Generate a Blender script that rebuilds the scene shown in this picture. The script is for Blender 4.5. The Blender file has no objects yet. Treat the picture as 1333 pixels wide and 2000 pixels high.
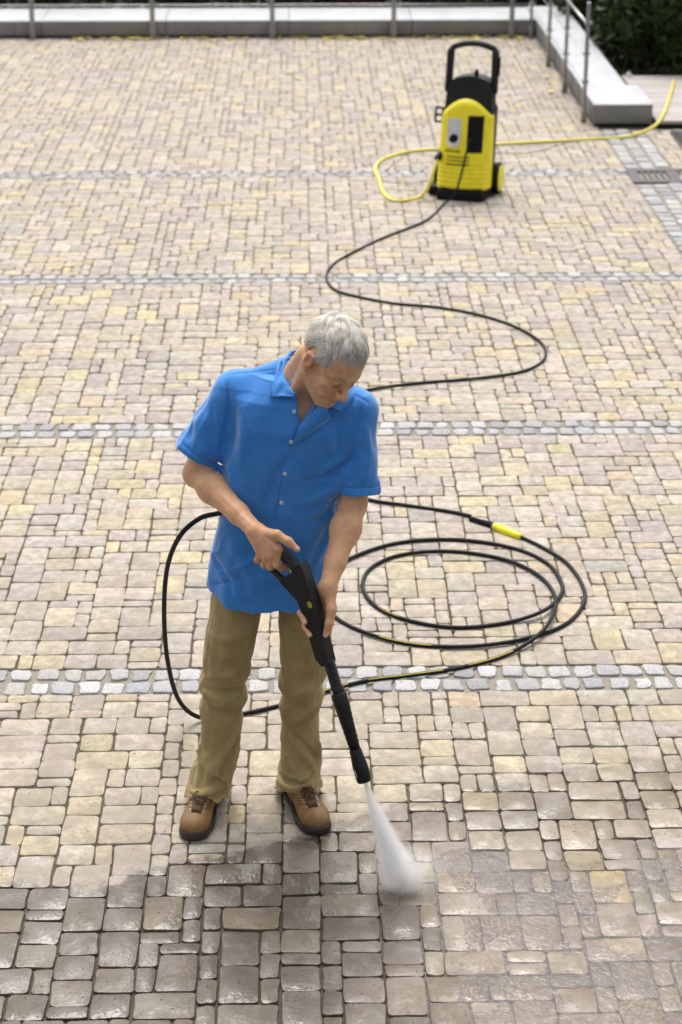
import bpy, bmesh, math, random
import numpy as np
from mathutils import Vector, Matrix

sc = bpy.context.scene
R = math.radians

# ---------------------------------------------------------------- camera
cam_d = bpy.data.cameras.new('camera')
cam = bpy.data.objects.new('camera', cam_d)
sc.collection.objects.link(cam)
cam.location = (0, 0, 3.5)
cam.rotation_euler = (R(90 - 22.9), 0, R(-1.1))
cam_d.sensor_fit = 'VERTICAL'
cam_d.sensor_height = 36.0
cam_d.lens = 36.0 * 3900 / 2000
cam_d.clip_start = 0.1
cam_d.clip_end = 600
cam_d.dof.use_dof = True
cam_d.dof.focus_distance = 6.15
cam_d.dof.aperture_fstop = 4.0
sc.camera = cam

# ---------------------------------------------------------------- daylight
SUN_EL, SUN_AZ = 60.0, -4.0          # azimuth clockwise from +Y (the far side of the terrace)
world = bpy.data.worlds.new('World')
sc.world = world
world.use_nodes = True
wn, wl = world.node_tree.nodes, world.node_tree.links
wn.clear()
sky = wn.new('ShaderNodeTexSky')
sky.sky_type = 'NISHITA'
sky.sun_disc = False
sky.sun_elevation = R(SUN_EL)
sky.sun_rotation = R(SUN_AZ)
sky.dust_density = 6.0
sky.air_density = 1.0
hs = wn.new('ShaderNodeHueSaturation')
hs.inputs['Saturation'].default_value = 0.30
bg = wn.new('ShaderNodeBackground')
bg.inputs['Strength'].default_value = 0.13
wo = wn.new('ShaderNodeOutputWorld')
wl.new(sky.outputs[0], hs.inputs['Color'])
wl.new(hs.outputs[0], bg.inputs['Color'])
wl.new(bg.outputs[0], wo.inputs['Surface'])

sun_d = bpy.data.lights.new('sun', 'SUN')
sun_d.energy = 1.1
sun_d.angle = R(30)
sun_d.color = (1.0, 0.965, 0.91)
sun = bpy.data.objects.new('sun', sun_d)
sc.collection.objects.link(sun)
sun.rotation_euler = (R(90 - SUN_EL), 0, R(180 - SUN_AZ) + math.pi)
# lamp's -Z must point from the sun to the ground
_sd = Vector((math.sin(R(SUN_AZ)) * math.cos(R(SUN_EL)), math.cos(R(SUN_AZ)) * math.cos(R(SUN_EL)), math.sin(R(SUN_EL))))
sun.rotation_euler = (-_sd).to_track_quat('-Z', 'Y').to_euler()

sc.view_settings.view_transform = 'Standard'
sc.view_settings.look = 'None'
sc.view_settings.gamma = 1.0
sc.view_settings.use_curve_mapping = False
sc.cycles.volume_bounces = 16
sc.view_settings.exposure = 0.75

# ---------------------------------------------------------------- helpers
COL = sc.collection

def link(o, parent=None):
    COL.objects.link(o)
    if parent is not None:
        o.parent = parent
    return o

def tag(o, label=None, cat=None, group=None, kind=None):
    if label: o['label'] = label
    if cat: o['category'] = cat
    if group: o['group'] = group
    if kind: o['kind'] = kind
    return o

def empty(name, loc=(0, 0, 0), rz=0.0):
    o = bpy.data.objects.new(name, None)
    o.empty_display_size = 0.1
    o.location = loc
    o.rotation_euler = (0, 0, rz)
    COL.objects.link(o)
    return o

def meshdata(name, v, f, mat=None, smooth=True):
    me = bpy.data.meshes.new(name)
    me.from_pydata([tuple(p) for p in v], [], [tuple(q) for q in f])
    if smooth:
        me.polygons.foreach_set('use_smooth', [True] * len(me.polygons))
    if mat: me.materials.append(mat)
    me.update()
    return me

def fast_mesh(name, v, quads, mat=None, smooth=True):
    """all-quad mesh straight from numpy arrays"""
    me = bpy.data.meshes.new(name)
    v = np.ascontiguousarray(v, np.float32); q = np.ascontiguousarray(quads, np.int32)
    k = q.shape[1]
    me.vertices.add(len(v)); me.vertices.foreach_set('co', v.ravel())
    me.loops.add(q.size); me.loops.foreach_set('vertex_index', q.ravel())
    me.polygons.add(len(q))
    me.polygons.foreach_set('loop_start', np.arange(0, q.size, k, dtype=np.int32))
    me.polygons.foreach_set('loop_total', np.full(len(q), k, np.int32))
    if smooth: me.polygons.foreach_set('use_smooth', np.ones(len(q), bool))
    me.update(calc_edges=True)
    me.validate()
    if mat: me.materials.append(mat)
    return me

def obj(name, me, parent=None, loc=(0, 0, 0), rot=(0, 0, 0)):
    o = bpy.data.objects.new(name, me)
    o.location = loc
    o.rotation_euler = rot
    return link(o, parent)

def part(name, v, f, mat, parent=None, smooth=False, loc=(0, 0, 0), rot=(0, 0, 0)):
    return obj(name, meshdata(name, v, f, mat, smooth), parent, loc, rot)

def bm_part(name, bm, mat, parent=None, smooth=True, bevel=0.0, seg=2, loc=(0, 0, 0), rot=(0, 0, 0)):
    if bevel > 0:
        bmesh.ops.bevel(bm, geom=[e for e in bm.edges if len(e.link_faces) == 2 and e.calc_face_angle(0) > 0.45], offset=bevel, segments=seg, affect='EDGES', profile=0.5, clamp_overlap=True)
    bmesh.ops.recalc_face_normals(bm, faces=bm.faces[:])
    me = bpy.data.meshes.new(name)
    bm.to_mesh(me); bm.free()
    if smooth:
        me.polygons.foreach_set('use_smooth', [True] * len(me.polygons))
        me.set_sharp_from_angle(angle=R(40))
    me.materials.append(mat)
    return obj(name, me, parent, loc, rot)

def bm_box(bm, c, s, rz=0.0):
    m = Matrix.Translation(c) @ Matrix.Rotation(rz, 4, 'Z') @ Matrix.Diagonal((s[0], s[1], s[2], 1))
    return bmesh.ops.create_cube(bm, size=1.0, matrix=m)

def bm_cyl(bm, p0, p1, r0, r1=None, n=16):
    p0, p1 = Vector(p0), Vector(p1)
    d = p1 - p0
    m = Matrix.Translation((p0 + p1) / 2) @ d.to_track_quat('Z', 'Y').to_matrix().to_4x4()
    return bmesh.ops.create_cone(bm, cap_ends=True, segments=n, radius1=r0, radius2=r0 if r1 is None else r1, depth=d.length, matrix=m)

def catmull(pts, n=8, closed=False):
    P = np.array(pts, float)
    A = np.vstack([2 * P[0] - P[1], P, 2 * P[-1] - P[-2]])
    out = []
    for i in range(1, len(A) - 2):
        p0, p1, p2, p3 = A[i - 1], A[i], A[i + 1], A[i + 2]
        for t in np.linspace(0, 1, n, endpoint=False):
            out.append(0.5 * ((2 * p1) + (-p0 + p2) * t + (2 * p0 - 5 * p1 + 4 * p2 - p3) * t * t + (-p0 + 3 * p1 - 3 * p2 + p3) * t ** 3))
    out.append(A[-2])
    return np.array(out)

def tube(path, rad, n=10, cap=True):
    """verts, faces of a tube with parallel-transported frame; rad scalar or per point"""
    P = np.asarray(path, float); m = len(P)
    rad = np.full(m, rad) if np.isscalar(rad) else np.asarray(rad, float)
    T = np.gradient(P, axis=0); T /= np.linalg.norm(T, axis=1)[:, None] + 1e-12
    u = np.cross(T[0], (0, 0, 1.0))
    if np.linalg.norm(u) < 1e-3: u = np.cross(T[0], (1.0, 0, 0))
    u /= np.linalg.norm(u)
    V = []; a = np.linspace(0, 2 * np.pi, n, endpoint=False)
    for i in range(m):
        u = u - T[i] * (u @ T[i]); u /= np.linalg.norm(u) + 1e-12
        w = np.cross(T[i], u)
        V.append(P[i] + rad[i] * (np.cos(a)[:, None] * u + np.sin(a)[:, None] * w))
    V = np.vstack(V)
    F = [(i * n + j, i * n + (j + 1) % n, (i + 1) * n + (j + 1) % n, (i + 1) * n + j) for i in range(m - 1) for j in range(n)]
    if cap:
        F.append(tuple(range(n - 1, -1, -1))); F.append(tuple((m - 1) * n + j for j in range(n)))
    return V, F

class G:
    """small node-graph writer"""
    def __init__(s, name):
        s.m = bpy.data.materials.new(name); s.m.use_nodes = True
        s.t = s.m.node_tree; s.n = s.t.nodes; s.n.clear()
        s.out = s.n.new('ShaderNodeOutputMaterial')
    def node(s, ty, ins=None, **kw):
        nd = s.n.new(ty)
        for k, v in kw.items(): setattr(nd, k, v)
        for k, v in (ins or {}).items(): s.set(nd.inputs[k], v)
        return nd
    def set(s, sock, v):
        if isinstance(v, bpy.types.NodeSocket): s.t.links.new(v, sock)
        elif v is not None: sock.default_value = v
    def math(s, op, a, b=None, c=None, clamp=False):
        nd = s.node('ShaderNodeMath', operation=op, use_clamp=clamp)
        for i, v in enumerate((a, b, c)):
            if v is not None: s.set(nd.inputs[i], v)
        return nd.outputs[0]
    def mix(s, fac, a, b, mode='MIX'):
        nd = s.node('ShaderNodeMix', data_type='RGBA', blend_type=mode)
        s.set(nd.inputs[0], fac)
        for i, v in ((6, a), (7, b)):
            if isinstance(v, tuple) and len(v) == 3: v = v + (1,)
            s.set(nd.inputs[i], v)
        return nd.outputs[2]
    def mixf(s, fac, a, b):
        nd = s.node('ShaderNodeMix', data_type='FLOAT')
        s.set(nd.inputs[0], fac); s.set(nd.inputs[2], a); s.set(nd.inputs[3], b)
        return nd.outputs[0]
    def rng(s, v, a, b, c=0.0, d=1.0, smooth=True):
        nd = s.node('ShaderNodeMapRange', interpolation_type='SMOOTHSTEP' if smooth else 'LINEAR')
        for i, x in enumerate((v, a, b, c, d)): s.set(nd.inputs[i], x)
        return nd.outputs[0]
    def ramp(s, v, pts, interp='LINEAR'):
        nd = s.node('ShaderNodeValToRGB'); s.set(nd.inputs[0], v)
        cr = nd.color_ramp; cr.interpolation = interp
        while len(cr.elements) < len(pts): cr.elements.new(0.5)
        for e, (p, c) in zip(cr.elements, pts):
            e.position = p; e.color = (c, c, c, 1) if not isinstance(c, tuple) else (c + (1,) if len(c) == 3 else c)
        return nd.outputs[0]
    def noise(s, vec, scale, detail=3.0, rough=0.55, dist=0.0):
        nd = s.node('ShaderNodeTexNoise', {'Scale': scale, 'Detail': detail, 'Roughness': rough, 'Distortion': dist})
        if vec is not None: s.set(nd.inputs['Vector'], vec)
        return nd.outputs[0]
    def pos(s): return s.node('ShaderNodeNewGeometry').outputs['Position']
    def objc(s): return s.node('ShaderNodeTexCoord').outputs['Object']
    def xyz(s, v):
        nd = s.node('ShaderNodeSeparateXYZ'); s.set(nd.inputs[0], v); return nd.outputs
    def mapping(s, v, scale=(1, 1, 1), rot=(0, 0, 0), loc=(0, 0, 0)):
        nd = s.node('ShaderNodeMapping', {'Scale': scale, 'Rotation': rot, 'Location': loc}); s.set(nd.inputs['Vector'], v); return nd.outputs[0]
    def bump(s, h, strength=0.3, dist=0.01, normal=None):
        nd = s.node('ShaderNodeBump', {'Strength': strength, 'Distance': dist, 'Height': h})
        if normal is not None: s.set(nd.inputs['Normal'], normal)
        return nd.outputs[0]
    def bsdf(s, **ins):
        nd = s.n.new('ShaderNodeBsdfPrincipled')
        for k, v in ins.items():
            k = k.replace('_', ' ')
            if isinstance(v, tuple) and len(v) == 3 and k.endswith('Color'): v = v + (1,)
            if isinstance(v, tuple) and len(v) == 3 and k == 'Specular Tint': v = v + (1,)
            s.set(nd.inputs[k], v)
        s.t.links.new(nd.outputs[0], s.out.inputs['Surface'])
        return nd

def simple(name, col, rough=0.6, metal=0.0, var=0.12, scale=20.0, bump=0.1, bscale=120.0, bd=0.002, spec=0.5, **kw):
    g = G(name); p = g.objc()
    n = g.noise(p, scale, 4)
    lo = tuple(c * (1 - var) for c in col); hi = tuple(min(1, c * (1 + var)) for c in col)
    c = g.mix(g.rng(n, .3, .7), lo, hi)
    nb = g.noise(p, bscale, 3)
    rr = g.rng(g.noise(p, scale * 2, 3), .3, .7, max(0.02, rough - .08), min(1, rough + .08))
    b = {'Base_Color': c, 'Roughness': rr, 'Metallic': metal, 'Normal': g.bump(nb, bump, bd)}
    b['Specular_IOR_Level'] = spec
    b.update(kw)
    g.bsdf(**b)
    return g.m
# ================================================================ ground materials
WET_X0, WET_X1 = -1.2, 1.6
WET = [(-1.2, 5.30), (-0.97, 5.33), (-0.68, 5.29), (-0.41, 5.41), (-0.17, 5.50), (0.06, 5.60), (0.17, 5.68), (0.34, 5.80), (0.52, 5.84), (0.70, 5.89), (0.83, 5.98), (0.98, 5.96), (1.14, 6.05), (1.31, 6.07), (1.6, 6.12)]

def wet_mask(g, pos, tight=0.022):
    """how wet the ground is: the jet has soaked the near part of the terrace"""
    x = g.xyz(pos)
    u = g.rng(x[0], WET_X0, WET_X1, 0, 1, smooth=False)
    lim = g.ramp(u, [((a - WET_X0) / (WET_X1 - WET_X0), (b - 5.0) / 1.5) for a, b in WET])
    lim = g.math('MULTIPLY_ADD', lim, 1.5, 5.0)
    d = g.math('SUBTRACT', lim, x[1])
    n = g.noise(pos, 9.0, 3, .6)
    d = g.math('ADD', d, g.math('MULTIPLY', g.math('SUBTRACT', n, .5), .22))
    return g.rng(d, -tight, tight), d

def mat_paver():
    g = G('paver_stone')
    pos = g.pos()
    at = g.node('ShaderNodeAttribute', attribute_name='tint').outputs['Color']
    rnd = g.node('ShaderNodeAttribute', attribute_name='rnd').outputs['Fac']
    off = g.node('ShaderNodeVectorMath', operation='ADD'); g.set(off.inputs[0], pos)
    cmb = g.node('ShaderNodeCombineXYZ', {'X': g.math('MULTIPLY', rnd, 37.0), 'Y': g.math('MULTIPLY', rnd, 71.0), 'Z': 0.0})
    g.set(off.inputs[1], cmb.outputs[0])
    p = off.outputs[0]
    # mottling, fine speckle and pores
    c = g.mix(g.rng(g.noise(p, 22, 4, .6), .3, .72), g.mix(1.0, at, (.72, .70, .67), 'MULTIPLY'), g.mix(1.0, at, (1.10, 1.10, 1.09), 'MULTIPLY'))
    c = g.mix(g.rng(g.noise(p, 230, 3, .75), .48, .70, 0, .75), c, (.20, .17, .135))
    c = g.mix(g.rng(g.noise(p, 240, 2, .7), .60, .78, 0, .5), c, (.72, .68, .60))
    vor = g.node('ShaderNodeTexVoronoi', {'Scale': 46.0, 'Randomness': 1.0}, feature='F1'); g.set(vor.inputs['Vector'], p)
    pit = g.math('MULTIPLY', g.rng(vor.outputs['Distance'], .09, .17, 1, 0), g.rng(g.noise(p, 14, 2), .46, .58))
    c = g.mix(g.math('MULTIPLY', pit, .8), c, (.07, .055, .045))
    v2 = g.node('ShaderNodeTexVoronoi', {'Scale': 135.0, 'Randomness': 1.0}, feature='F1'); g.set(v2.inputs['Vector'], p)
    speck = g.math('MULTIPLY', g.rng(v2.outputs['Distance'], .16, .30, 1, 0), g.rng(g.noise(p, 34, 3, .6), .44, .60))
    c = g.mix(g.math('MULTIPLY', speck, .72), c, (.075, .06, .05))
    # old dirt film on part of the stones
    gy_ = g.xyz(pos)
    grime = g.math('MULTIPLY', g.rng(gy_[1], 5.6, 8.8, .86, .03), g.rng(g.noise(pos, 6.0, 6, .7), .34, .66))
    grime = g.math('MAXIMUM', grime, g.math('MULTIPLY', g.rng(g.noise(p, 11, 5, .7), .56, .72), .28))
    c = g.mix(grime, c, (.285, .245, .19))
    wet, d = wet_mask(g, pos)
    # soaked stone is darker and more saturated; paler right side paints in sky reflection
    hsn = g.node('ShaderNodeHueSaturation', {'Saturation': 1.55}); g.set(hsn.inputs['Color'], c); g.set(hsn.inputs['Value'], g.rng(g.math('ADD', g.math('MULTIPLY', rnd, .6), g.math('MULTIPLY', g.noise(pos, 3.5, 4, .6), .8)), .35, 1.05, g.rng(gy_[0], -.10, .55, .13, .38), g.rng(gy_[0], -.10, .55, .36, .76)))
    # brown mixed in deeper at left: the man's dark reflection painted on
    cw = g.mix(g.rng(gy_[0], -.15, .55, .30, .14), hsn.outputs[0], (.115, .078, .060))
    col = g.mix(wet, c, cw)
    nf = g.noise(p, 130, 4, .6); nm = g.noise(p, 28, 3)
    h = g.math('ADD', g.math('MULTIPLY', nf, .35), nm)
    h = g.math('SUBTRACT', h, g.math('MULTIPLY', pit, .8))
    bn = g.bump(h, .8, .005)
    # film of water: smooths the grain, ripples where it runs
    rip = g.node('ShaderNodeTexNoise', {'Scale': 34.0, 'Detail': 2.0, 'Distortion': 1.6}); g.set(rip.inputs['Vector'], g.mapping(pos, (1, .8, 1), (0, 0, .5)))
    r2 = g.node('ShaderNodeTexNoise', {'Scale': 95.0, 'Detail': 3.0, 'Distortion': 2.2}); g.set(r2.inputs['Vector'], g.mapping(pos, (1, .7, 1), (0, 0, -.6)))
    flow = g.rng(g.noise(pos, 3.2, 3, .6), .46, .60)
    wb = g.math('ADD', g.math('MULTIPLY', rip.outputs[0], .7), g.math('MULTIPLY', nm, .4))
    wb = g.math('ADD', wb, g.math('MULTIPLY', g.math('MULTIPLY', r2.outputs[0], flow), .55))
    wb = g.math('SUBTRACT', wb, g.math('MULTIPLY', pit, .5))
    bw = g.bump(wb, .46, .008)
    patch = g.rng(g.noise(pos, 7.0, 4, .65), .38, .60)
    gl = g.math('MULTIPLY', wet, g.mixf(patch, .15, .90))
    rough = g.mixf(wet, .82, g.mixf(patch, .34, .14))
    g.bsdf(Base_Color=col, Roughness=g.mixf(wet, .84, .5), Normal=bn, Specular_IOR_Level=.35,
           Coat_Weight=gl, Coat_Roughness=g.mixf(patch, .30, .08), Coat_IOR=1.38, Coat_Normal=bw)
    return g.m

def mat_sett():
    g = G('granite_sett')
    pos = g.pos()
    at = g.node('ShaderNodeAttribute', attribute_name='tint').outputs['Color']
    c = g.mix(g.rng(g.noise(pos, 90, 3, .7), .35, .65), g.mix(1.0, at, (.72, .72, .74), 'MULTIPLY'), at)
    c = g.mix(g.rng(g.noise(pos, 300, 2, .7), .58, .72, 0, .6), c, (.16, .16, .17))
    c = g.mix(g.rng(g.noise(pos, 14, 4, .6), .55, .75, 0, .4), c, (.40, .34, .25))
    h = g.math('ADD', g.noise(pos, 60, 4, .6), g.math('MULTIPLY', g.noise(pos, 200, 2), .4))
    g.bsdf(Base_Color=c, Roughness=.72, Normal=g.bump(h, .7, .008))
    return g.m

def mat_joint(name, base, moss, moss_amt):
    g = G(name)
    pos = g.pos()
    n = g.noise(pos, 150, 3, .7)
    c = g.mix(g.rng(n, .35, .68), tuple(x * .55 for x in base), base)
    c = g.mix(g.math('MULTIPLY', g.rng(g.noise(pos, 3.5, 5, .65), .42, .66), moss_amt), c, moss)
    wet, d = wet_mask(g, pos)
    c = g.mix(g.math('MULTIPLY', wet, .7), c, (.075, .06, .048))
    g.bsdf(Base_Color=c, Roughness=g.mixf(wet, .95, .35), Normal=g.bump(g.noise(pos, 220, 3, .7), .9, .008))
    return g.m

M_PAVER, M_SETT = mat_paver(), mat_sett()
M_JOINT = mat_joint('joint_soil', (.18, .145, .10), (.11, .105, .05), .5)
M_MORTAR = mat_joint('sandy_mortar', (.42, .38, .32), (.26, .24, .16), .30)

# ================================================================ laying the stones
rs = random.Random(41)
BANDS = [6.66, 9.335, 12.01, 14.80]
BW = 0.205                      # two courses of granite setts
GX0, GX1 = 2.44, 2.80           # sett gutter running in depth
PX0, PX1, PY0, PY1 = -5.13, 4.6, 3.9, 21.0
U = 0.0600

def stone_outline(w, d, rng_, jit, ncorner=2, cut=(.010, .02)):
    """irregular rounded rectangle, counter-clockwise"""
    pts = []
    hw, hd = w / 2, d / 2
    for sx, sy, order in ((-1, -1, 0), (1, -1, 1), (1, 1, 0), (-1, 1, 1)):
        c = min(rng_.uniform(*cut), .30 * min(w, d))
        c2 = min(rng_.uniform(*cut), .30 * min(w, d))
        ox, oy = rng_.uniform(-jit, jit), rng_.uniform(-jit, jit)
        a = (sx * hw + ox, sy * (hd - c2) + oy); b = (sx * (hw - c) + ox, sy * hd + oy)
        m = (sx * (hw - c * .28) + ox, sy * (hd - c2 * .28) + oy)
        seq = [a, m, b] if ncorner > 1 else [a, b]
        pts += seq if order == 0 else seq[::-1]
    return pts

def edge_mid(pts, per, rng_, jit):
    out = []
    n = len(pts)
    for i in range(n):
        out.append(pts[i])
        if (i + 1) % per == 0:
            q = pts[(i + 1) % n]
            t = rng_.uniform(.35, .65)
            out.append((pts[i][0] * (1 - t) + q[0] * t + rng_.uniform(-jit, jit), pts[i][1] * (1 - t) + q[1] * t + rng_.uniform(-jit, jit)))
    return out

def stone_mesh(w, d, rng_, jit=.003, top=.006, base=-.03, bev=.007, dome=.0, near=True, cut=(.010, .02)):
    o = stone_outline(w, d, rng_, jit, 2 if near else 1, cut)
    if near: o = edge_mid(o, 3, rng_, jit * .9)
    n = len(o)
    tx, ty = rng_.uniform(-.010, .010), rng_.uniform(-.008, .008)
    tz = top + rng_.uniform(-.0022, .0022)
    V = []
    def ring(s, z, tilt=1.0):
        for x, y in o:
            L = math.hypot(x, y)
            k = 1 - s / max(L, .01)
            V.append((x * k, y * k, z + (tx * x + ty * y) * tilt))
    ring(0, base, 0); ring(0, tz - bev * .95); ring(bev * .35, tz - bev * .28); ring(bev * 1.25, tz)
    F = []
    for r in range(3):
        for i in range(n):
            F.append((r * n + i, r * n + (i + 1) % n, (r + 1) * n + (i + 1) % n, (r + 1) * n + i))
    if dome > 0:
        V.append((0, 0, tz + dome)); F += [(3 * n + i, 3 * n + (i + 1) % n, 4 * n) for i in range(n)]
    else:
        F.append(tuple(3 * n + i for i in range(n)))
    return V, F

_yaw, _th = R(1.1), R(22.9)
def in_view(x, y):
    """approximate size of a ground stone in the picture, and whether it is in view"""
    fw = (math.sin(_yaw) * math.cos(_th), math.cos(_yaw) * math.cos(_th), -math.sin(_th))
    rt = (math.cos(_yaw), -math.sin(_yaw))
    w = x * fw[0] + y * fw[1] + (-3.5) * fw[2]
    u = (x * rt[0] + y * rt[1]) / w * 3900
    return abs(u) < 700 and y > 4.5, w

def tiling(x0, x1, y0, y1, rng_):
    nx, ny = int(round((x1 - x0) / U)), int(round((y1 - y0) / U))
    ux, uy = (x1 - x0) / nx, (y1 - y0) / ny
    g = np.zeros((ny, nx), bool)
    out = []
    opts = [((2, 3), 20), ((3, 2), 26), ((2, 2), 30), ((1, 2), 17), ((2, 1), 14)]
    for j in range(ny):
        for i in range(nx):
            if g[j, i]: continue
            c = []
            for (a, b), wt in opts:
                if i + a <= nx and j + b <= ny and not g[j:j + b, i:i + a].any():
                    # do not strand single cells
                    rem = 0
                    k = i + a
                    while k < nx and not g[j, k] and rem < 3: rem += 1; k += 1
                    if rem == 1: wt *= .45
                    c.append(((a, b), wt))
            if not c: c = [((1, 1), 1)]
            tot = sum(w for _, w in c); r = rng_.uniform(0, tot)
            for (a, b), w in c:
                r -= w
                if r <= 0: break
            g[j:j + b, i:i + a] = True
            out.append((x0 + (i + a / 2) * ux, y0 + (j + b / 2) * uy, a * ux, b * uy))
    return out

PALETTE = [((.485, .425, .33), 20), ((.52, .445, .31), 9), ((.475, .42, .355), 28), ((.445, .392, .35), 26), ((.41, .364, .335), 13), ((.495, .445, .385), 14), ((.54, .455, .295), 3)]
def tint(rng_):
    r = rng_.uniform(0, sum(w for _, w in PALETTE))
    for c, w in PALETTE:
        r -= w
        if r <= 0: break
    k = rng_.uniform(.88, 1.1)
    return tuple(min(.9, x * k * rng_.uniform(.97, 1.03)) for x in c)
def tint_sett(rng_):
    c = rng_.choice([(.64, .635, .62), (.72, .715, .70), (.56, .565, .575), (.66, .635, .585), (.52, .515, .51)])
    k = rng_.uniform(.58, .76)
    return tuple(min(.85, x * k) for x in c)

pavement = part('pavement', [(PX0, PY0, -.004), (PX1, PY0, -.004), (PX1, PY1, -.004), (PX0, PY1, -.004)], [(0, 1, 2, 3)], M_JOINT)
tag(pavement, 'terrace of beige and grey cobble pavers crossed by granite bands', 'pavement', kind='structure')

stones = []
edges = [PY0] + BANDS + [PY1]
for k in range(len(edges) - 1):
    y0 = edges[k] + (BW / 2 if k > 0 else 0)
    y1 = edges[k + 1] - (BW / 2 if k < len(edges) - 2 else 0)
    for (a, b) in ((PX0, GX0), (GX1, PX1)):
        if a == GX1: yb = min(y1, 16.3)
        else: yb = y1
        if yb - y0 > .3: stones += tiling(a, b, y0, yb, rs)
# nothing is laid under the low walls
stones = [s for s in stones if not (s[0] > 2.42 and s[1] > 16.35)]
stones = [s for s in stones if in_view(s[0], s[1])[1] > 0 and abs(s[0]) < 1.15 + .235 * s[1]]

setts = []
for y in BANDS:
    for row in (-1, 1):
        x = -5.1
        while x < PX1 - .1:
            w = rs.uniform(.072, .100)
            if not (GX0 - .03 < x + w / 2 < GX1 + .03):
                setts.append((x + w / 2, y + row * BW * .25 + rs.uniform(-.005, .005), w - rs.uniform(.002, .012), BW * .5 - rs.uniform(.006, .018)))
            x += w + rs.uniform(0, .012)
for col in range(3):
    y = 10.2
    while y < 16.25:
        w = rs.uniform(.10, .15)
        if not 14.44 < y + w / 2 < 14.92:
            setts.append((GX0 + .06 + col * .12, y + w / 2, .105, w - .014))
        y += w
setts = [s for s in setts if abs(s[0]) < 1.1 + .235 * s[1]]

def add_attrs(me, cols, rnds):
    """one colour and one random number per stone"""
    n = len(me.vertices)
    me.attributes.new('tint', 'FLOAT_COLOR', 'POINT'); me.attributes.new('rnd', 'FLOAT', 'POINT')
    ca, ra = me.attributes['tint'], me.attributes['rnd']
    c = np.ones((n, 4), np.float32); r = np.zeros(n, np.float32); i = 0
    for (k, col), rn in zip(cols, rnds):
        c[i:i + k, :3] = col; r[i:i + k] = rn; i += k
    ca.data.foreach_set('color', c.ravel()); ra.data.foreach_set('value', r)

def lay(items, name, rest_name, mat, tintf, limit, **kw):
    items = sorted(items, key=lambda s: (not in_view(s[0], s[1])[0], in_view(s[0], s[1])[1]))
    V, F, cols, rn = [], [], [], []
    for i, (x, y, w, d) in enumerate(items):
        near = y < 9.5
        gap = kw.get('gap', .0050)
        v, f = stone_mesh(w - gap * rs.uniform(.6, 1.3), d - gap * rs.uniform(.6, 1.3), rs, near=near, jit=kw.get('jit', .0034), top=kw.get('top', .006), bev=kw.get('bev', .0034), dome=kw.get('dome', 0), cut=kw.get('cut', (.008, .019)))
        c, r = tintf(rs), rs.random()
        if i < limit:
            me = meshdata(name, v, f, mat, True)
            me.set_sharp_from_angle(angle=R(32))
            add_attrs(me, [(len(v), c)], [r])
            obj(name, me, pavement, (x, y, 0), (0, 0, rs.uniform(-.012, .012)))
        else:
            o = len(V)
            V += [(a + x, b + y, z) for a, b, z in v]; F += [tuple(o + q for q in t) for t in f]
            cols.append((len(v), c)); rn.append(r)
    me = meshdata(rest_name, V, F, mat, True)
    me.set_sharp_from_angle(angle=R(32))
    add_attrs(me, cols, rn)
    tag(obj(rest_name, me, pavement), kind='stuff')

lay(stones, 'paver', 'pavers', M_PAVER, tint, 300)
lay(setts, 'sett', 'setts', M_SETT, tint_sett, 150, gap=.006, jit=.0065, top=.008, bev=.006, dome=.001, cut=(.008, .02))

# sandy mortar under the sett courses
V, F = [], []
for y in BANDS:
    o = len(V); V += [(-5.1, y - BW / 2 + .004, -.001), (GX0, y - BW / 2 + .004, -.001), (GX0, y + BW / 2 - .004, -.001), (-5.1, y + BW / 2 - .004, -.001)]; F.append((o, o + 1, o + 2, o + 3))
o = len(V); V += [(GX0, 10.0, -.002), (GX1, 10.0, -.002), (GX1, 16.3, -.002), (GX0, 16.3, -.002)]; F.append((o, o + 1, o + 2, o + 3))
part('mortar_bed', V, F, M_MORTAR, pavement)

# thin film of water still running off to the right of the jet
def mat_film():
    g = G('running_water'); pos = g.pos()
    rip = g.node('ShaderNodeTexNoise', {'Scale': 42.0, 'Detail': 3.0, 'Distortion': 2.4}); g.set(rip.inputs['Vector'], g.mapping(pos, (1, .7, 1), (0, 0, -.5)))
    r2 = g.noise(pos, 120, 2, .6)
    bm_ = g.bump(g.math('ADD', rip.outputs[0], g.math('MULTIPLY', r2, .35)), .55, .010)
    gl = g.node('ShaderNodeBsdfGlossy', {'Color': (1, 1, 1, 1), 'Roughness': .07}); g.set(gl.inputs['Normal'], bm_)
    tr = g.node('ShaderNodeBsdfTransparent', {'Color': (.90, .88, .87, 1)})
    df = g.node('ShaderNodeBsdfDiffuse', {'Color': (.40, .34, .32, 1)})
    m0 = g.node('ShaderNodeMixShader', {0: .14}); g.set(m0.inputs[1], tr.outputs[0]); g.set(m0.inputs[2], df.outputs[0])
    fr = g.node('ShaderNodeFresnel', {'IOR': 1.42}); g.set(fr.inputs['Normal'], bm_)
    m1 = g.node('ShaderNodeMixShader'); g.set(m1.inputs[0], fr.outputs[0]); g.set(m1.inputs[1], m0.outputs[0]); g.set(m1.inputs[2], gl.outputs[0])
    g.t.links.new(m1.outputs[0], g.out.inputs['Surface'])
    return g.m
NXF, NYF = 90, 80
fx, fy_ = np.linspace(.10, 1.45, NXF), np.linspace(4.1, 5.62, NYF)
XX, YY = np.meshgrid(fx, fy_)
nz_ = sum(np.sin(a * XX + b * YY + c) * w for a, b, c, w in ((7, 3, .3, .5), (-4, 9, 1.2, .5), (13, -8, 2.0, .3), (19, 15, .7, .25), (-23, 11, 2.9, .2)))
edge = np.clip(np.minimum.reduce([(XX - .22) / .25, (5.55 - .10 * np.sin(XX * 9) - YY) / .22, (YY - 4.1) / .2]), 0, 1)
ZZ = -.004 + edge * .0108 + nz_ * .0017
Vf = np.stack([XX, YY, ZZ], -1).reshape(-1, 3)
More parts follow.
